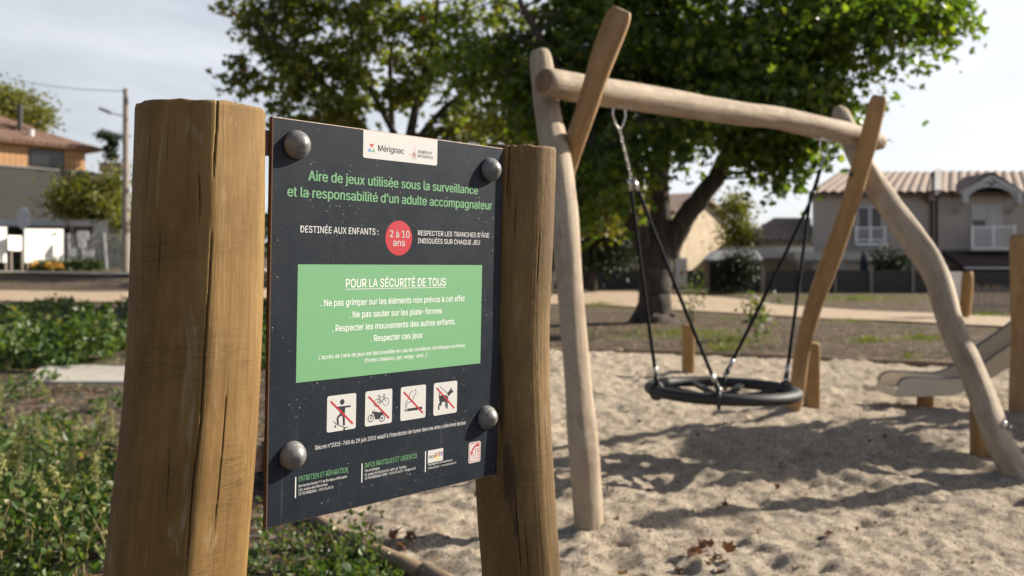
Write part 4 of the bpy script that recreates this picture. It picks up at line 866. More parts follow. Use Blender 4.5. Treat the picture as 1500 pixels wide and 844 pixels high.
# layered conifer in the planter
cg = P(163, 238, 53.5); ct = thing('cloud_conifer', 'small dark layered conifer growing in the timber planter box', 'conifer', tuple(cg))
B().tube([(0, 0, -.2), (.05, 0, .8), (-.05, 0, 1.7)], .07, 8).build('trunk', M['bark'], ct)
LC = []
for z, r, x in ((.35, .35, 0), (.75, .32, -.1), (1.1, .25, .1), (1.45, .65, .1), (1.55, .45, -.35)):
    LC.append(np.random.default_rng(int(z * 100)).normal(size=(350, 3)) * [r * .55, r * .5, .10] + [x, 0, z])
LC = np.vstack(LC); V, Fc, k = leaves_np(LC, .16); tag(mesh_np('foliage', V, Fc, M['leafD'], ct, False, None, {'rnd': ('FLOAT', np.repeat(RNG.random(len(LC)), k))}), kind='stuff')
# sapling near the swing with small pale leaves
for px, py, pt, lab, sd in ((1015, 485, 400, 'thin young sapling with a few leaves beyond the swing', 31), (1108, 500, 440, 'low leafy weed clump standing right of the sapling behind the ropes', 32)):
    g = ground(px, py); t = thing('sapling' if sd == 31 else 'weed_clump', lab, 'plant', tuple(g)); hgt = (py - pt) / F * g[1]; rg = np.random.default_rng(sd)
    b = B()
    for k in range(3): b.tube([(0, 0, -.05), (.05 * k - .05, .02, hgt * .5), (.1 * k - .1, 0, hgt * (.8 + .1 * k))], [.012, .008, .004], 5)
    b.build('stem', M['stem'], t); LC = rg.normal(size=(150, 3)) * [.16, .16, hgt * .25] + [0, 0, hgt * .65]
    V, Fc, k = leaves_np(LC, .07 if sd == 31 else .10, rng=rg); tag(mesh_np('foliage', V, Fc, M['weed'], t, False, None, {'rnd': ('FLOAT', np.repeat(rg.random(len(LC)), k))}), kind='stuff')

# ------------------------------------------------------------------ undergrowth
def cover(name, regions, lsize, mat, hmax, shape=(LEAF6, LF6), clump=None, seed=1, up=(0, 0, 1.2), dens_noise=None):
    """regions: (polygon px list or callable, count)"""
    rg = np.random.default_rng(seed); pts = []
    for poly, cnt in regions:
        pg = np.array([ground(x, y)[:2] for x, y in poly]); lo, hi = pg.min(0), pg.max(0); got = 0; it = 0
        while got < cnt and it < 60:
            it += 1; q = lo + (hi - lo) * rg.random((cnt * 2, 2)); q = q[in_poly(q[:, 0], q[:, 1], pg)]
            if dens_noise: q = q[fbm(q[:, 0] * dens_noise[0], q[:, 1] * dens_noise[0], 0, 3, seed) > dens_noise[1]]
            q = q[~in_poly(q[:, 0], q[:, 1]) | (rg.random(len(q)) < 0)]
            q = q[:cnt - got]; pts.append(q); got += len(q)
    q = np.vstack(pts); hn = .5 + .5 * fbm(q[:, 0] * 2.4, q[:, 1] * 2.4, 0, 2, seed + 3)
    z = base_z(q[:, 0], q[:, 1]) + dirt_z(q[:, 0], q[:, 1]) + np.clip(hn, .1, 1) * hmax * rg.random(len(q)) ** .7
    C = np.c_[q, z]; V, Fc, k = leaves_np(C, lsize * (.6 + .8 * rg.random(len(C))), shape[0], shape[1], up, .8, -.1, rg)
    return tag(mesh_np(name, V, Fc, mat, None, False, None, {'rnd': ('FLOAT', np.repeat(np.clip(rg.normal(.5, .25, len(C)), 0, 1), k))}), kind='stuff')
cover('ground_cover', [([(-60, 540), (-60, 492), (60, 486), (330, 478), (420, 500), (420, 541), (200, 543), (60, 545)], 7500)], .10, M['weed'], .6, seed=3, dens_noise=(.9, -.45))
cover('shaded_ground_cover', [([(-200, 492), (-200, 452), (200, 450), (420, 450), (420, 485)], 4500)], .10, M['weed'], .3, seed=4, dens_noise=(.5, -.2))
cover('low_weeds', [([(-80, 860), (-80, 710), (60, 690), (170, 700), (250, 760), (420, 720), (480, 760), (620, 850), (620, 900), (-80, 900)], 2200)], .042, M['weed'], .16, seed=5, dens_noise=(1.5, .12))
cover('low_weeds', [([(-60, 700), (-60, 560), (60, 555), (200, 590), (200, 700)], 900)], .055, M['weed'], .16, seed=6, dens_noise=(1.6, .3))
BL = np.array([[-.06, 0, 0], [.06, 0, 0], [.03, 1, .25], [-.03, 1, .25]])
def grass(name, regions, seed, cnt_h=.075):
    rg = np.random.default_rng(seed); pts = []
    for (px, py, rx, ry), cnt in regions:
        a = rg.random(cnt) * 2 * np.pi; r = np.abs(rg.normal(0, .62, cnt)); pts += [ground(px + rx * r_ * math.cos(a_), py + ry * r_ * math.sin(a_)) for a_, r_ in zip(a, r)]
    q = np.array(pts); q = q[~in_poly(q[:, 0], q[:, 1])]; q[:, 2] += dirt_z(q[:, 0], q[:, 1]) - .01
    V, Fc, k = leaves_np(q, cnt_h * (.5 + rg.random(len(q))), BL, LF4, None, 1, -3.0, rg)
    return tag(mesh_np(name, V, Fc, M['grass'], None, False, None, {'rnd': ('FLOAT', np.repeat(rg.random(len(q)), k))}), kind='stuff')
grass('grass_patches', [((880, 447, 45, 6), 900), ((1010, 489, 110, 9), 1500), ((1070, 500, 60, 9), 700), ((1060, 512, 40, 5), 400), ((1250, 438, 170, 7), 3200), ((1080, 430, 60, 4), 500), ((1270, 500, 40, 5), 350), ((1350, 497, 40, 4), 400), ((1330, 525, 15, 6), 60), ((1440, 462, 60, 5), 600), ((1060, 468, 60, 4), 200), ((850, 492, 30, 8), 250), ((1250, 472, 60, 3), 200), ((20, 402, 60, 3), 500), ((400, 470, 300, 20), 600)], 9)
# tall weeds, each a plant of its own
def weed_proto(seed, h, spike):
    rg = np.random.default_rng(seed); t = thing('weed_plant', 'x', 'weed')
    ax = np.array([[0, 0, -.02], [rg.normal() * .02, rg.normal() * .02, h * .5], [rg.normal() * .05, rg.normal() * .05, h]]); s = np.array(smooth_poly(ax, 5, False))
    B().tube(s, np.linspace(.0045, .0015, len(s)), 6).build('stem', M['stem'], t, True)
    n = int(30 * h / .4); tt = rg.random(n) * (.75 if spike else 1); c = np.stack([np.interp(tt, np.linspace(0, 1, len(s)), s[:, k]) for k in range(3)], 1)
    c += rg.normal(size=(n, 3)) * [.035, .035, .01]; V, Fc, k = leaves_np(c, (.058 - .025 * tt) * (.7 + .6 * rg.random(n)), LEAF6, LF6, (0, 0, .8), .6, .1, rg)
    tag(mesh_np('leaves', V, Fc, M['weed'], t, False, None, {'rnd': ('FLOAT', np.repeat(rg.random(n), k))}), kind='stuff')
    if spike:
        n = 240; tt = .62 + .38 * rg.random(n); c = np.stack([np.interp(tt, np.linspace(0, 1, len(s)), s[:, k]) for k in range(3)], 1)
        c += rg.normal(size=(n, 3)) * (.016 * (1.15 - tt))[:, None] * 1.8; V, Fc, k = leaves_np(c, .009, rng=rg)
        tag(mesh_np('seed_spike', V, Fc, M['seed'], t, False, None, {'rnd': ('FLOAT', np.repeat(rg.random(n), k))}), kind='stuff')
    return t
def dup(root, loc, rz, sc, label, group):
    r = root.copy(); COL.objects.link(r); r.location = loc; r.rotation_euler = (random.uniform(-.12, .12), random.uniform(-.12, .12), rz); r.scale = (sc, sc, sc); r['label'] = label; r['group'] = group
    for ch in root.children:
        c = ch.copy(); COL.objects.link(c); c.parent = r
    return r
protos = [weed_proto(41, .5, True), weed_proto(42, .42, True), weed_proto(43, .3, False), weed_proto(44, .22, False)]
GL = 'seeding weeds beside the nearer wooden post'; GR = 'leafy weeds under the notice panel'; GN = 'leafy weeds in the bare dirt beside the nearer wooden post'
LLab = {True: 'tall thin weed with pale seed spikes beside the nearer sign post', False: 'short leafy green weed in the dirt beside the nearer sign post'}
used = set()
def put(i, px, py, sc, label, group):
    g = ground(px, py); z = GZ(g[0], g[1])
    if in_poly(np.array(g[0]), np.array(g[1])): return
    if i not in used:
        o = protos[i]; used.add(i); o.location = (g[0], g[1], z); o.scale = (sc,) * 3; o['label'] = label; o['group'] = group; o.rotation_euler = (0, 0, random.random() * 6)
    else: dup(protos[i], (g[0], g[1], z), random.random() * 6.28, sc, label, group)
for px, py in ((98, 790), (104, 800), (132, 770), (140, 790), (75, 720), (60, 730), (150, 780), (20, 800), (45, 830), (118, 760), (8, 860), (170, 760), (70, 640), (160, 830), (30, 700), (5, 660), (110, 850), (85, 870), (145, 700)):
    put(random.choice((0, 1)), px, py, random.uniform(.95, 1.35), LLab[True], GL)
for k in range(62):
    px = random.uniform(-20, 260); py = random.uniform(670, 880)
    if random.random() < .6: py = random.uniform(750, 880)
    put(random.choice((2, 3)), px, py, random.uniform(.8, 1.4), LLab[False], GN)
for k in range(36):
    px = random.uniform(365, 560); py = 760 + (px - 380) * .35 + random.uniform(0, 90)
    put(random.choice((2, 3, 3)), px, py, random.uniform(.5, .85), 'short leafy green weed beside the timber edging under the notice panel', GR)
# dead leaves
dl = []
for k in range(3):
    V, Fc, kk = leaves_np(np.zeros((1, 3)), 1.0, LEAFM * [.8, 1, 5.5], LFM, (0, 0, 6), .3, 0, np.random.default_rng(k + 3))
    me = mesh_np('fallen_leaf', V, Fc, M['dead'], None, False, None, {'rnd': ('FLOAT', np.full(len(V), (.1, .45, .8)[k]))}); dl.append(me)
first = [True] * 3
def drop(px, py, s, label, grp):
    g = ground(px, py); sandy = bool(in_poly(np.array(g[0]), np.array(g[1]))); z = (float(base_z(*g[:2]) + sand_z(g[0], g[1])) + .014) if sandy else GZ(g[0], g[1]) + .01
    k = random.randrange(3); o = dl[k] if first[k] else dl[k].copy()
    if not first[k]: COL.objects.link(o)
    first[k] = False; o.location = (g[0], g[1], z + s * .1); o.scale = (s, s, s); o.rotation_euler = (random.uniform(-.5, .5), random.uniform(-.5, .5), random.random() * 6.28)
    tag(o, label, 'leaf', grp)
for cx_, cy_, n, lab, grp in ((590, 800, 9, 'brown curled dead leaf in the pile under the notice panel', 'dead leaves under the panel'), (1030, 826, 12, 'brown curled dead leaf in the pile at the front of the sand', 'dead leaves at the front of the sand'), (540, 785, 4, 'small reddish dead leaf near the edging under the panel', 'dead leaves near the edging')):
    for k in range(n): drop(cx_ + random.gauss(0, 18), cy_ + random.gauss(0, 8), random.uniform(.05, .085), lab, grp)
for k in range(60):
    px = random.uniform(500, 1500); py = 560 + 290 * random.random()
    drop(px, py, random.uniform(.02, .05), 'single brown dead leaf lying scattered on the sand', 'dead leaves scattered over the sand')
for px, py in ((1207, 795), (1215, 800), (888, 728), (1272, 650), (1300, 640), (905, 850), (1137, 722), (700, 740)): drop(px, py, .06, 'single brown dead leaf lying scattered on the sand', 'dead leaves scattered over the sand')
for k in range(60):
    drop(random.uniform(0, 420), random.uniform(570, 840), random.uniform(.03, .06), 'single brown dead leaf on the weedy dirt', 'dead leaves on the weedy dirt')

# ------------------------------------------------------------------ right-hand houses
def TR(x, y, z, rz=0): return Matrix.Translation((x, y, z)) @ Matrix.Rotation(rz, 4, 'Z')
def ribbed_roof(name, A, Bp, C, D, mat, parent, pitch=.3, amp=.06):
    """quad eave A->B, ridge D->C; ribs run up the slope"""
    A, Bp, C, D = map(lambda q: np.array(q, float), (A, Bp, C, D)); n = max(4, int(np.linalg.norm(Bp - A) / pitch)); V = []
    nrm = np.cross(Bp - A, D - A); nrm /= np.linalg.norm(nrm); k = n * 4
    for i in range(k + 1):
        t = i / k; h = amp * abs(math.sin(math.pi * t * n))
        for s in (0, 1): V.append((A * (1 - t) + Bp * t) * (1 - s) + (D * (1 - t) + C * t) * s + nrm * h)
    m = len(V); Fc = [(2 * i, 2 * i + 2, 2 * i + 3, 2 * i + 1) for i in range(k)]
    V2 = V + [A - nrm * .1, Bp - nrm * .1, C - nrm * .1, D - nrm * .1]; Fc += [(m + 3, m + 2, m + 1, m), (m, m + 1, 2 * k, 0)]
    return mesh_np(name, V2, Fc, mat, parent, False)
yH = 45.0; hx = lambda px: (px - 750) / F * yH; hz = lambda py: EYE + (HZ - py) / F * yH
hr = thing('semi_detached_house', 'two storey pinkish house with pale tiled roof and arched gable porch', 'house', (20, yH, 0)); HO = np.array([20, yH, 0])
def hb_(a, b, nm, mat, par=hr, org=HO, bev=0): return B().box(tuple(np.array(a) - org), tuple(np.array(b) - org)).build(nm, mat, par, bevel=bev)
L_ = lambda x, y, z: np.array([x, y, z]) - HO
x0, x1, xm = hx(1190), hx(1700), hx(1363)
def skew_wall(xa, xb, y0):
    q = [(xa, y0), (xb, y0), (xb + 4.8, y0 + 9), (xa + 4.8, y0 + 9)]; V = [L_(x, y, z) for z in (-.3, hz(285)) for x, y in q]
    B().add(V, [(0, 3, 2, 1), (4, 5, 6, 7), (0, 1, 5, 4), (1, 2, 6, 5), (2, 3, 7, 6), (3, 0, 4, 7)]).build('wall', M['render_pink'], hr)
skew_wall(x0, xm, yH); skew_wall(xm + .003, x1, yH - .25)
zr = EYE + (HZ - 253) / F * (yH + 4.5); ze = hz(283)
ribbed_roof('roof', L_(x0 - .25, yH - .4, ze), L_(xm, yH - .4, ze), L_(xm + 2.4, yH + 4.5, zr), L_(x0 + 2.9, yH + 4.5, zr), M['tile'], hr, .44, .09)
ribbed_roof('roof', L_(xm + .05, yH - .65, ze), L_(x1, yH - .65, ze), L_(x1 + 2.4, yH + 4.4, zr + .02), L_(xm + 2.45, yH + 4.4, zr + .02), M['tile'], hr, .44, .09)
ribbed_roof('roof', L_(x0 + 4.8, yH + 9.4, ze), L_(x0 - .25, yH - .4, ze), L_(x0 + 2.9, yH + 4.5, zr), L_(x0 + 2.9, yH + 4.5, zr), M['tile'], hr, .44, .09)
B().bar(L_(xm + .02, yH - .75, ze + .02), L_(xm + 2.42, yH + 4.5, zr + .12), .3, .16).build('verge', M['render_pale'], hr)
hb_((x0 - .3, yH - .5, ze - .14), (xm - .1, yH - .38, ze), 'gutter', M['tile_dark']); hb_((xm + .1, yH - .75, ze - .14), (x1, yH - .63, ze), 'gutter', M['tile_dark'])  # gutters coloured dark to stand in for the shadow under the eaves
hb_((hx(1366), yH - .36, .2), (hx(1369), yH - .26, ze - .14), 'downpipe', M['dark_fence'])
hb_((xm - .28, yH - .55, ze - .42), (xm + .02, yH - .02, ze - .02), 'corbel', M['tile'])
def window(pxa, pya, pxb, pyb, yo, nleaf, par, glassm='glass', frm='white'):
    xa, xb, zb, za = hx(pxa), hx(pxb), hz(pya), hz(pyb)
    f = hb_((xa, yo - .04, za), (xb, yo - .003, zb), 'window', M['trim'], par)
    w = (xb - xa) / nleaf
    for k in range(nleaf):
        g_ = B().box(tuple(L_(xa + k * w + .1, yo - .06, za + .12)), tuple(L_(xa + (k + 1) * w - .1, yo - .043, zb - .1))).build('pane', M[glassm], f)
    return f
window(1255, 302, 1293, 365, yH, 2, hr)
def lattice(xa, xb, za, zb, y, par, nm='balcony_railing'):
    b = B(); s = .16; 
    for k in range(int((xb - xa) / s) + int((zb - za) / s) + 2):
        for sg in (1, -1):
            c = k * s; pts = []
            x_0, z_0 = (min(c, xb - xa), max(0, c - (xb - xa))); x_1, z_1 = (max(0, c - (zb - za)), min(c, zb - za))
            if abs(x_0 - x_1) < .03: continue
            if sg < 0: x_0, x_1 = (xb - xa) - x_0, (xb - xa) - x_1
            b.bar(L_(xa + x_0, y, za + z_0), L_(xa + x_1, y, za + z_1), .035, .02)
    for z in (za, zb): b.bar(L_(xa, y, z), L_(xb, y, z), .07, .07)
    for x in (xa, (xa + xb) / 2, xb): b.bar(L_(x, y, za - .1), L_(x, y, zb + .08), .12, .09)
    return b.build(nm, M['white'], par)
lattice(hx(1252), hx(1294), hz(352), hz(334), yH - .15, hr, 'window_railing')
hb_((hx(1250), yH - .3, hz(360)), (hx(1296), yH - .02, hz(356)), 'window_sill', M['white'])
yB = yH - .25
dr = hb_((hx(1417), yB - .04, hz(365)), (hx(1464), yB - .003, hz(300)), 'balcony_door', M['shutter'])
for k in range(2):
    B().box(tuple(L_(hx(1419 + 23 * k), yB - .07, hz(363))), tuple(L_(hx(1439 + 23 * k), yB - .045, hz(302)))).build('shutter', M['shutter'], dr)
B().box(tuple(L_(hx(1420), yB - .09, hz(333))), tuple(L_(hx(1438), yB - .073, hz(323)))).build('dark_panel', M['glass'], dr)
hb_((hx(1403), yB - 1.0, hz(368)), (hx(1470), yB, hz(365)), 'balcony_floor', M['render_pale'])
lattice(hx(1406), hx(1466), hz(364), hz(334), yB - .95, hr)
# arched gable hood
gb = B(); pk = (hx(1434), hz(262)); lf = (hx(1390), hz(287)); rt = (hx(1479), hz(287))
for a_, b2 in ((lf, pk), (pk, rt)):
    gb.bar(L_(a_[0], yB - .9, a_[1]), L_(b2[0], yB - .9, b2[1]), .16, .22)
pts = [(hx(1434) + (hx(1472) - hx(1434)) * math.cos(t), hz(300) + (hz(274) - hz(300)) * math.sin(t)) for t in np.linspace(0, math.pi, 14)]
for p, q in zip(pts[:-1], pts[1:]): gb.bar(L_(p[0], yB - .85, p[1]), L_(q[0], yB - .85, q[1]), .14, .18)
gb.bar(L_(hx(1434), yB - .85, hz(264)), L_(hx(1434), yB - .85, hz(275)), .2, .14)
for xx in (1396, 1473): gb.bar(L_(hx(xx), yB - .9, hz(286)), L_(hx(xx), yB - .9, hz(300)), .25, .25); gb.bar(L_(hx(xx), yB - .85, hz(298)), L_(hx(xx), yB - .05, hz(312)), .14, .14)
gb.build('gable_hood', M['trim'], hr)
for s_ in (-1, 1):
    A_ = L_(pk[0] + s_ * (pk[0] - lf[0]) * 1.05, yB - 1.0, lf[1] - .02); Bq = L_(pk[0], yB - 1.0, pk[1] + .13); C_ = L_(pk[0], yB + 1.7, pk[1] + .13); D_ = L_(pk[0] + s_ * (pk[0] - lf[0]) * 1.05, yB + .3, lf[1] - .02)
    ribbed_roof('gable_roof', *((D_, A_, Bq, C_) if s_ > 0 else (A_, D_, C_, Bq)), M['tile'], hr, .44, .09)
ribbed_roof('porch_roof', L_(hx(1375), yB - 2.2, hz(391)), L_(hx(1700), yB - 2.2, hz(391)), L_(hx(1700), yB, hz(368)), L_(hx(1375), yB, hz(368)), M['tile_dark'], hr)
hb_((hx(1375), yB - 2.35, hz(394)), (hx(1700), yB - 2.2, hz(391)), 'porch_gutter', M['trim'])
hb_((hx(1375), yB - .02, -.2), (hx(1700), yB - .001, hz(394)), 'porch_shade_sheet', M['dark_fence'])  # thin dark sheet over the wall, painted shade below the porch roof
# awning and low pale wall in front of the house
aw = thing('veranda_awning', 'white flat awning over the terrace in front of the pinkish house', 'awning', (15, 43, 0)); AO = np.array([15, 43, 0])
def pbx(par, org, pxa, pya, pxb, pyb, d, dep, nm, mat, bev=0):
    a = P(pxa, pyb, d); b = P(pxb, pya, d); return B().box(tuple(a - org), tuple(np.array([b[0], d + dep, b[2]]) - org)).build(nm, mat, par, bevel=bev)
pbx(aw, AO, 1165, 370, 1335, 381, 42, 1.8, 'awning', M['render_pale']); 
for xx in (1170, 1232, 1290, 1332): pbx(aw, AO, xx, 381, xx + 3, 425, 42.1, .08, 'leg', M['trim'])
pbx(aw, AO, 1190, 383, 1330, 397, 42.6, .1, 'back_panel', M['render_pale'])
pr_ = thing('closed_parasol', 'closed dark blue parasol standing on the terrace', 'parasol', tuple(P(1265, 428, 40)))
B().lathe([(.03, 0), (.03, .6), (.17, .65), (.16, 1.3), (.05, 1.75)], 10).build('canopy', plain('navy_cloth', (.03, .03, .06), (.02, .02, .045), 5, .8), pr_)
# tiled annex
an = thing('tiled_annex', 'low annex with pale sloping tiled roof beside the pinkish house', 'house', (11.5, 45, 0)); ANO = np.array([11.5, 45, 0])
pbx(an, ANO, 1085, 353, 1189, 425, 45, 5, 'wall', M['stone'])
a, b_, c, d = P(1078, 353, 44.7), P(1188, 352, 44.7), P(1188, 320, 48.5), P(1133, 320, 48.5)
ribbed_roof('roof', a - ANO, b_ - ANO, c - ANO, d - ANO, M['tile'], an)
pbx(an, ANO, 1060, 362, 1192, 378, 43, 1.5, 'lean_to_roof', M['render_pale'])
# grey roofed shed
sh = thing('garden_shed', 'dark open shed with a low grey pitched roof', 'shed', (9.2, 38, 0)); SHO = np.array([9.2, 38, 0])
a, b_, c, d = P(1028, 381, 37.3), P(1118, 381, 37.3), P(1110, 368, 39.5), P(1042, 368, 39.5)
ribbed_roof('roof', a - SHO, b_ - SHO, c - SHO, d - SHO, M['shed_roof'], sh, .5, .03)
pbx(sh, SHO, 1036, 383, 1062, 425, 38.5, .2, 'back_wall', M['dark_fence']); pbx(sh, SHO, 1062, 383, 1115, 428, 39, .2, 'back_wall', M['green_sheet'])
for xx in (1034, 1114): pbx(sh, SHO, xx, 382, xx + 4, 428, 37.6, .1, 'leg', M['concrete_pole'])
# stone gable house
sg_ = thing('stone_house', 'cream stone house with a sunlit gable end behind the big tree', 'house', (8, 46, 0)); SGO = np.array([8, 46, 0])
pA = P(985, 395, 44)[:2]; pC = P(1068, 395, 49)[:2]; dv = pC - pA; Lg = np.linalg.norm(dv); dv /= Lg; ang = math.atan2(dv[1], dv[0])
Tg = Matrix.Translation((pA[0] - 8, pA[1] - 46, 0)) @ Matrix.Rotation(ang, 4, 'Z')
B().prism([(0, -.2), (Lg, -.2), (Lg, 3.4), (Lg * .45, 4.7), (0, 3.7)], 0, 9, Tg).build('wall', M['stone'], sg_)
for (za, zb, xa, xb) in ((4.75, 3.4, Lg * .45, Lg + .3), (3.7, 4.75, -.3, Lg * .45)):
    q = [Tg @ Vector(v) for v in ((xa, -.3, za + .05), (xb, -.3, zb + .05), (xb, 9.2, zb + .05), (xa, 9.2, za + .05))]
    q2 = [v + Vector((0, 0, .15)) for v in q]; B().add(q + q2, [(3, 2, 1, 0), (4, 5, 6, 7), (0, 1, 5, 4), (1, 2, 6, 5), (2, 3, 7, 6), (3, 0, 4, 7)]).build('roof', M['tile'], sg_)
dg_ = thing('white_gate', 'small white gate panel beside the big tree trunk', 'gate', tuple(P(998, 421, 40))); b = B().box((-.25, 0, 0), (.25, .05, 1.25)); b.build('leaf', M['white'], dg_); B().box((-.32, -.03, 0), (-.26, .08, 1.35)).build('gate_post', M['concrete_pole'], dg_)
B().box((-.05, -.03, .55), (.07, -.002, .68)).build('red_notice', M['p_red'], dg_)
# long dark outbuilding behind the trunk
ob = thing('outbuilding', 'long low outbuilding in shade behind the big tree', 'outbuilding', (4, 48, 0)); OBO = np.array([4, 48, 0])
pbx(ob, OBO, 800, 345, 984, 418, 48, 4, 'wall', M['stone'])
a, b_, c, d = P(795, 345, 47.6), P(986, 345, 47.6), P(986, 325, 50), P(795, 325, 50); ribbed_roof('roof', a - OBO, b_ - OBO, c - OBO, d - OBO, M['shed_roof'], ob, .5, .04)
for xx in (815, 870, 925): f = pbx(ob, OBO, xx, 362, xx + 22, 400, 47.97, .028, 'door', M['dark_fence'])
# garden fence
gf = thing('garden_fence', 'dark board garden fence with pale posts along the lawn edge', 'fence', (12, 38, 0)); GFO = np.array([12, 38, 0])
x = 1036.0
while x < 1385:
    pbx(gf, GFO, x, 396 + random.uniform(-1, 1), x + 11, 430, 38, .04, 'board', M['dark_fence']); x += 11.6
for xx in (1037, 1117, 1170, 1222, 1275, 1336, 1383): pbx(gf, GFO, xx, 390, xx + 3.5, 431, 37.9, .09, 'fence_post', M['concrete_pole'])
g2f = thing('low_wall', 'low dark boundary wall behind the big tree', 'wall', (4, 42, 0)); pbx(g2f, np.array([4, 42, 0]), 815, 396, 1030, 424, 42, .2, 'wall', M['dark_fence'])
# dark backdrop fence right
g3 = thing('tall_garden_fence', 'dark tall fence under the tiled porch roof', 'fence', (20, 39, 0))
x = 1384.0
while x < 1530:
    pbx(g3, np.array([20, 39, 0]), x, 398, x + 12, 432, 39, .04, 'board', M['dark_fence']); x += 12.5
# picket fence
pf = thing('picket_fence', 'short weathered chestnut picket fence by the path', 'fence', (13, 25, 0)); PFO = np.array([13, 25, 0])
for k in range(17):
    xx = 1422 + k * 4.4; b = P(xx, 458 + random.uniform(-1, 1), 25.2); t_ = P(xx + random.uniform(-1, 1), 419 + random.uniform(-3, 3), 25.2)
    B().bar(b - PFO, t_ - PFO, .035, .02).build('picket', M['concrete_pole'], pf)
for yy in (428, 448): B().bar(P(1418, yy, 25.22) - PFO, P(1498, yy, 25.22) - PFO, .02, .02).build('rail', M['darkmetal'], pf)
# second notice board
nb = thing('notice_board', 'white notice board fixed to a dark tilted wooden post by the path', 'sign', tuple(ground(1413, 466))); NO = np.array(nb.location); dn = NO[1]
log_mesh('post', [(P(1412, 470, dn) - NO, .12), (P(1416, 430, dn) - NO, .14), (P(1417, 398, dn) - NO, .13)], M['stub'], nb, 16, .08, .05, .01, 31)
pbx(nb, NO, 1386, 398, 1410, 438, dn, .03, 'board', M['white'])
log_mesh('post', [(P(1380, 465, dn + .2) - NO, .06), (P(1381, 400, dn + .2) - NO, .06)], M['stub'], nb, 10, .1, .05, .01, 33)

# ------------------------------------------------------------------ left side: timber-clad house and street things
hl = thing('timber_clad_house', 'house with larch boarded upper floor over a dark grey rendered ground floor', 'house', (-27, 50, 0)); LO = Vector((-27, 50, 0))
c1 = P(176, 300, 54.9)[:2]; c0 = P(10, 300, 50)[:2]; dv = c1 - c0; dv /= np.linalg.norm(dv); ang = math.atan2(dv[1], dv[0])
TL = Matrix.Translation(Vector((c0[0], c0[1], 0)) - LO) @ Matrix.Rotation(ang, 4, 'Z')     # local x along the facade, y into the house
LLn = float(np.linalg.norm(c1 - c0)); zt = 6.62
B().box((-14, 0, .5), (LLn, 9, zt), 0, TL).build('ground_floor_wall', M['grey_wall'], hl)
B().box((-14, -.06, zt), (LLn + .1, .2, zt + .07), 0, TL).build('coping', M['lamp'], hl)
xu = LLn * .70; B().box((-14, .36, zt), (xu, 8.5, 8.1), 0, TL).build('upper_wall', M['larch'], hl)
k = -2.6; bm = None
while k < xu - .1:
    if not (1.25 < k < 3.15):
        if bm is None: o = B().box((0, .30, zt + .12), (.27, .357, 8.05), 0).build('cladding_board', M['larch'], hl); bm = o.data
        else: o = bpy.data.objects.new('cladding_board', bm); link(o, hl)
        o.matrix_local = TL @ Matrix.Translation((k, 0, 0))
    k += .29
wn = B().box((1.25, .28, zt + .15), (3.2, .34, 7.75), 0, TL).build('window', M['dark_fence'], hl)
B().box((1.33, .25, zt + .22), (3.12, .275, 7.68), 0, TL).build('pane', M['glass'], wn)
def tp3(x, y, z): return np.array(TL @ Vector((x, y, z)))
ribbed_roof('roof', tp3(-14, -.2, 8.0), tp3(xu + .9, -.2, 8.0), tp3(xu - 2.3, 4.6, 9.6), tp3(-14, 4.6, 9.6), M['tile_red'], hl, .35, .07)
ribbed_roof('roof', tp3(xu + .9, -.2, 8.0), tp3(xu + .9, 9.2, 8.0), tp3(xu - 2.3, 4.6, 9.6), tp3(xu - 2.3, 4.6, 9.6), M['tile_red'], hl, .35, .07)
ribbed_roof('upper_roof', tp3(-14, 2.6, 9.15), tp3(xu - 1.6, 2.6, 9.15), tp3(xu - 2.6, 4.8, 9.95), tp3(-14, 4.8, 9.95), M['tile_red'], hl, .35, .07)
B().tube([TL @ Vector((1.7, 2.4, 8.6)), TL @ Vector((1.7, 2.4, 10.4))], .13, 10).build('flue_pipe', M['darkmetal'], hl)
B().tube([TL @ Vector((1.9, 1.5, 8.5)), TL @ Vector((1.9, 1.5, 8.95))], .17, 10).build('roof_vent', M['trim'], hl)
B().box((2.6, -.05, 1.2), (4.1, -.004, 5.2), 0, TL).build('dark_opening', M['dark_fence'], hl)
B().tube([TL @ Vector((xu - .1, .7, 6.7)), TL @ Vector((xu - .1, .7, 8.0))], .06, 8).build('downpipe', M['darkmetal'], hl)
pbox = thing('planter_box', 'brown timber planter box on the flat roof terrace', 'planter', tuple(P(163, 250, 53.5))); PBO = np.array(pbox.location)
for k in range(8): pbx(pbox, PBO, 145 + k * 4.2, 238, 148.9 + k * 4.2, 251, 53.2, .6, 'board', M['concrete_pole'])
cpn = thing('carport', 'long flat-roofed grey carport in front of the timber-clad house', 'carport', (-23, 43.5, 0)); CO = np.array([-23, 43.5, 0])
pbx(cpn, CO, -60, 322, 158, 331, 42.5, 4, 'roof', M['trim']); pbx(cpn, CO, 138, 331, 158, 345, 42.6, .3, 'fascia', M['trim'])
pbx(cpn, CO, -60, 331, 130, 392, 46, .2, 'back_wall', M['grey_wall'])
for xx in (60, 103, 152): pbx(cpn, CO, xx, 331, xx + 4, 396, 42.7, .12, 'leg', M['concrete_pole'])
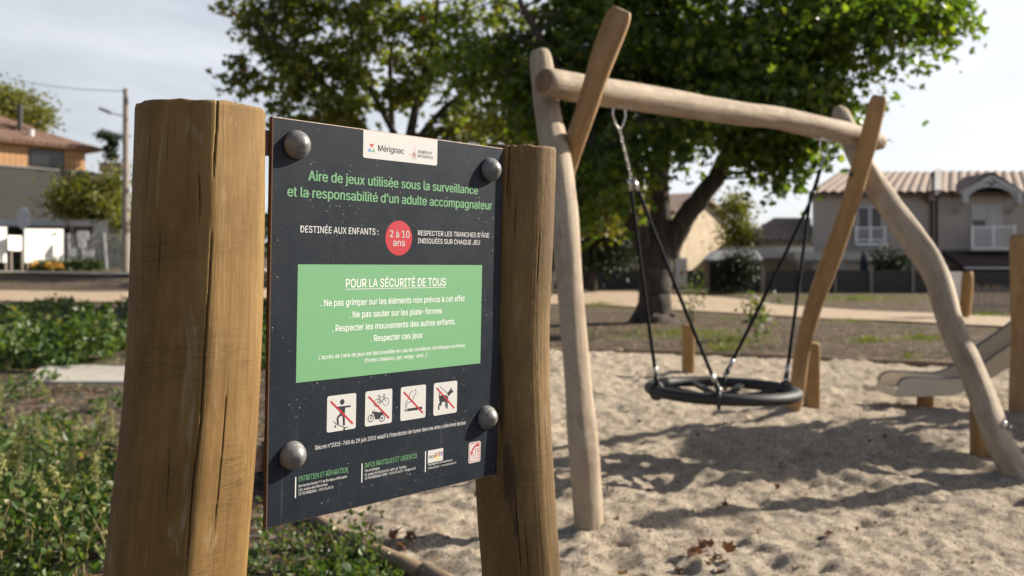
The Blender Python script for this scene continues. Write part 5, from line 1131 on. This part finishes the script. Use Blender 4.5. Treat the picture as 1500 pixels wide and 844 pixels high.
for (xa, ya, xb, yb, lab) in ((36, 335, 93, 385, 'large blank white board standing by the road near the carport'), (12, 345, 34, 367, 'small blank white board between two larger white boards'), (-50, 332, 10, 384, 'blank white board cut off by the photo edge')):
    wb = thing('white_board', lab, 'board', tuple(ground(xa, 397)), 'white boards by the road'); WO = np.array(wb.location); dw = {36: 39.6, 12: 38.3, -50: 37.2}[xa]
    q = [P(xa, yb, dw) - WO, P(xb, yb + .6, dw + 1.4) - WO, P(xb, ya + .6, dw + 1.4) - WO, P(xa, ya, dw) - WO]; bk_ = [v + np.array([-.03, .04, 0]) for v in q]
    B().add(q + bk_, [(0, 1, 2, 3), (7, 6, 5, 4), (0, 4, 5, 1), (1, 5, 6, 2), (2, 6, 7, 3), (3, 7, 4, 0)]).build('panel', M['board_white'], wb)
    for xx in (xa + 2, xb - 4): pbx(wb, WO, xx, yb - 2, xx + 2.5, 399, dw + .06 + 1.4 * (xx - xa) / (xb - xa), .08, 'leg', M['concrete_pole'])
rs_ = thing('road_sign', 'round road sign seen from behind on a grey pole', 'sign', tuple(ground(33, 398))); RO = np.array(rs_.location); dr_ = RO[1]
B().lathe([(.36, 0), (.38, .015), (.36, .03)], 24, Matrix.Translation(Vector(P(34, 320, 41) - RO)) @ Matrix.Rotation(R(90), 4, 'X') @ Matrix.Diagonal((.75, 1.3, 1, 1))).build('disc', M['trim'], rs_)
B().tube([P(34, 400, 41) - RO + [0, .06, 0], P(34, 308, 41) - RO + [0, .06, 0]], .04, 8).build('pole', M['trim'], rs_)
# utility pole
up = thing('utility_pole', 'tall concrete utility pole with a street lamp arm and wire', 'utility pole', tuple(ground(184, 398))); UO = np.array(up.location); du = 39.2
B().tube([P(184, 402, du) - UO, P(184, 130, du) - UO], [.17, .10], 10).build('pole', M['concrete_pole'], up)
B().tube([P(183, 171, du) - UO, P(165, 166, du) - UO, P(158, 163, du) - UO], .03, 6).build('lamp_arm', M['trim'], up)
B().bar(P(163, 166, du) - UO, P(146, 159, du) - UO, .25, .12).build('street_lamp_head', M['lamp'], up, bevel=.03)
wp = [P(184, 134, du), P(90, 128, 46), P(0, 112, 56), P(-120, 80, 70)]
ow = thing('overhead_wire', 'thin overhead wire running from the utility pole', 'wire', (0, 0, 0)); B().tube(smooth_poly(wp, 8, False), .016, 5).build('wire', M['darkmetal'], ow)
# garden post with white plates
mk = thing('marker_post', 'thin post carrying four small white plates beside the carport', 'marker', tuple(P(122, 398, 41))); MO = np.array(mk.location)
B().tube([P(121, 400, 41) - MO, P(121, 338, 41) - MO], .03, 6).build('post', M['trim'], mk)
for xx, yy, w_, h_ in ((121, 345, 17, 13), (120, 358, 11, 10), (107, 370, 11, 12), (129, 372, 15, 10)): pbx(mk, MO, xx - w_ / 2, yy - h_ / 2, xx + w_ / 2, yy + h_ / 2, 40.9, .04, 'plate', M['white'], .03)
for yy, xa, xb in ((358, 113, 124), (372, 104, 134)): B().bar(P(xa, yy, 40.97) - MO, P(xb, yy, 40.97) - MO, .03).build('cross_bar', M['trim'], mk)
lt = thing('garden_lantern', 'white lantern-shaped vent cowl on the carport roof', 'cowl', tuple(P(133, 323, 43.5))); B().lathe([(.16, 0), (.18, .1), (.17, .35), (.12, .45), (.42, .48), (.1, .62)], 14).build('cowl', M['white'], lt, True)
# mesh fence by the pole
mf = thing('wire_mesh_fence', 'leaning wire mesh fence with thin grey posts near the utility pole', 'fence', (-17, 42, 0)); MF = np.array([-17, 42, 0])
for xx, lx in ((152, 4), (190, 0), (100, 1), (60, 0)): B().bar(P(xx + lx, 398, 41.5) - MF, P(xx, 342, 41.5) - MF, .09).build('fence_post', M['trim'], mf)
B().bar(P(60, 343, 41.5) - MF, P(195, 345, 41.5) - MF, .03).build('top_wire', M['trim'], mf); b = B()
for k in range(46): b.bar(P(60 + k * 3, 345, 41.52) - MF, P(60 + k * 3, 394, 41.52) - MF, .01)
for k in range(12): b.bar(P(60, 348 + k * 4, 41.52) - MF, P(195, 348 + k * 4, 41.52) - MF, .01)
m_ = b.build('mesh', M['trim'], mf); m_['kind'] = 'stuff'
# flower bed
rg = np.random.default_rng(77); q = np.array([P(rg.uniform(0, 150), rg.uniform(382, 396), 40) for _ in range(1600)])
V, Fc, k = leaves_np(q, .12, rng=rg); tag(mesh_np('flower_bed_leaves', V, Fc, M['weed'], None, False, None, {'rnd': ('FLOAT', np.repeat(rg.random(len(q)), k))}), kind='stuff')
q = np.array([P(rg.choice([50, 80, 85, 70]) + rg.normal() * 4, rg.uniform(384, 392), 39.5) for _ in range(80)]); V, Fc, k = leaves_np(q, .11, rng=rg); tag(mesh_np('orange_flowers', V, Fc, M['flower'], None, False), kind='stuff')
# distant skyline hedge so that the ground does not end in a bare line
rg = np.random.default_rng(5); N_ = 16000; ang = rg.uniform(-.62, .62, N_); rr_ = rg.uniform(85, 120, N_); q = np.stack([rr_ * np.sin(ang) * 1.2, rr_ * np.cos(ang), rg.random(N_) ** 1.4 * (4.5 + 1.5 * np.sin(ang * 23)) + 1], 1)
V, Fc, k = leaves_np(q, 1.1, rng=rg); tag(mesh_np('distant_hedge', V, Fc, M['leafD'], None, False, None, {'rnd': ('FLOAT', np.repeat(rg.random(N_), k))}), kind='stuff')
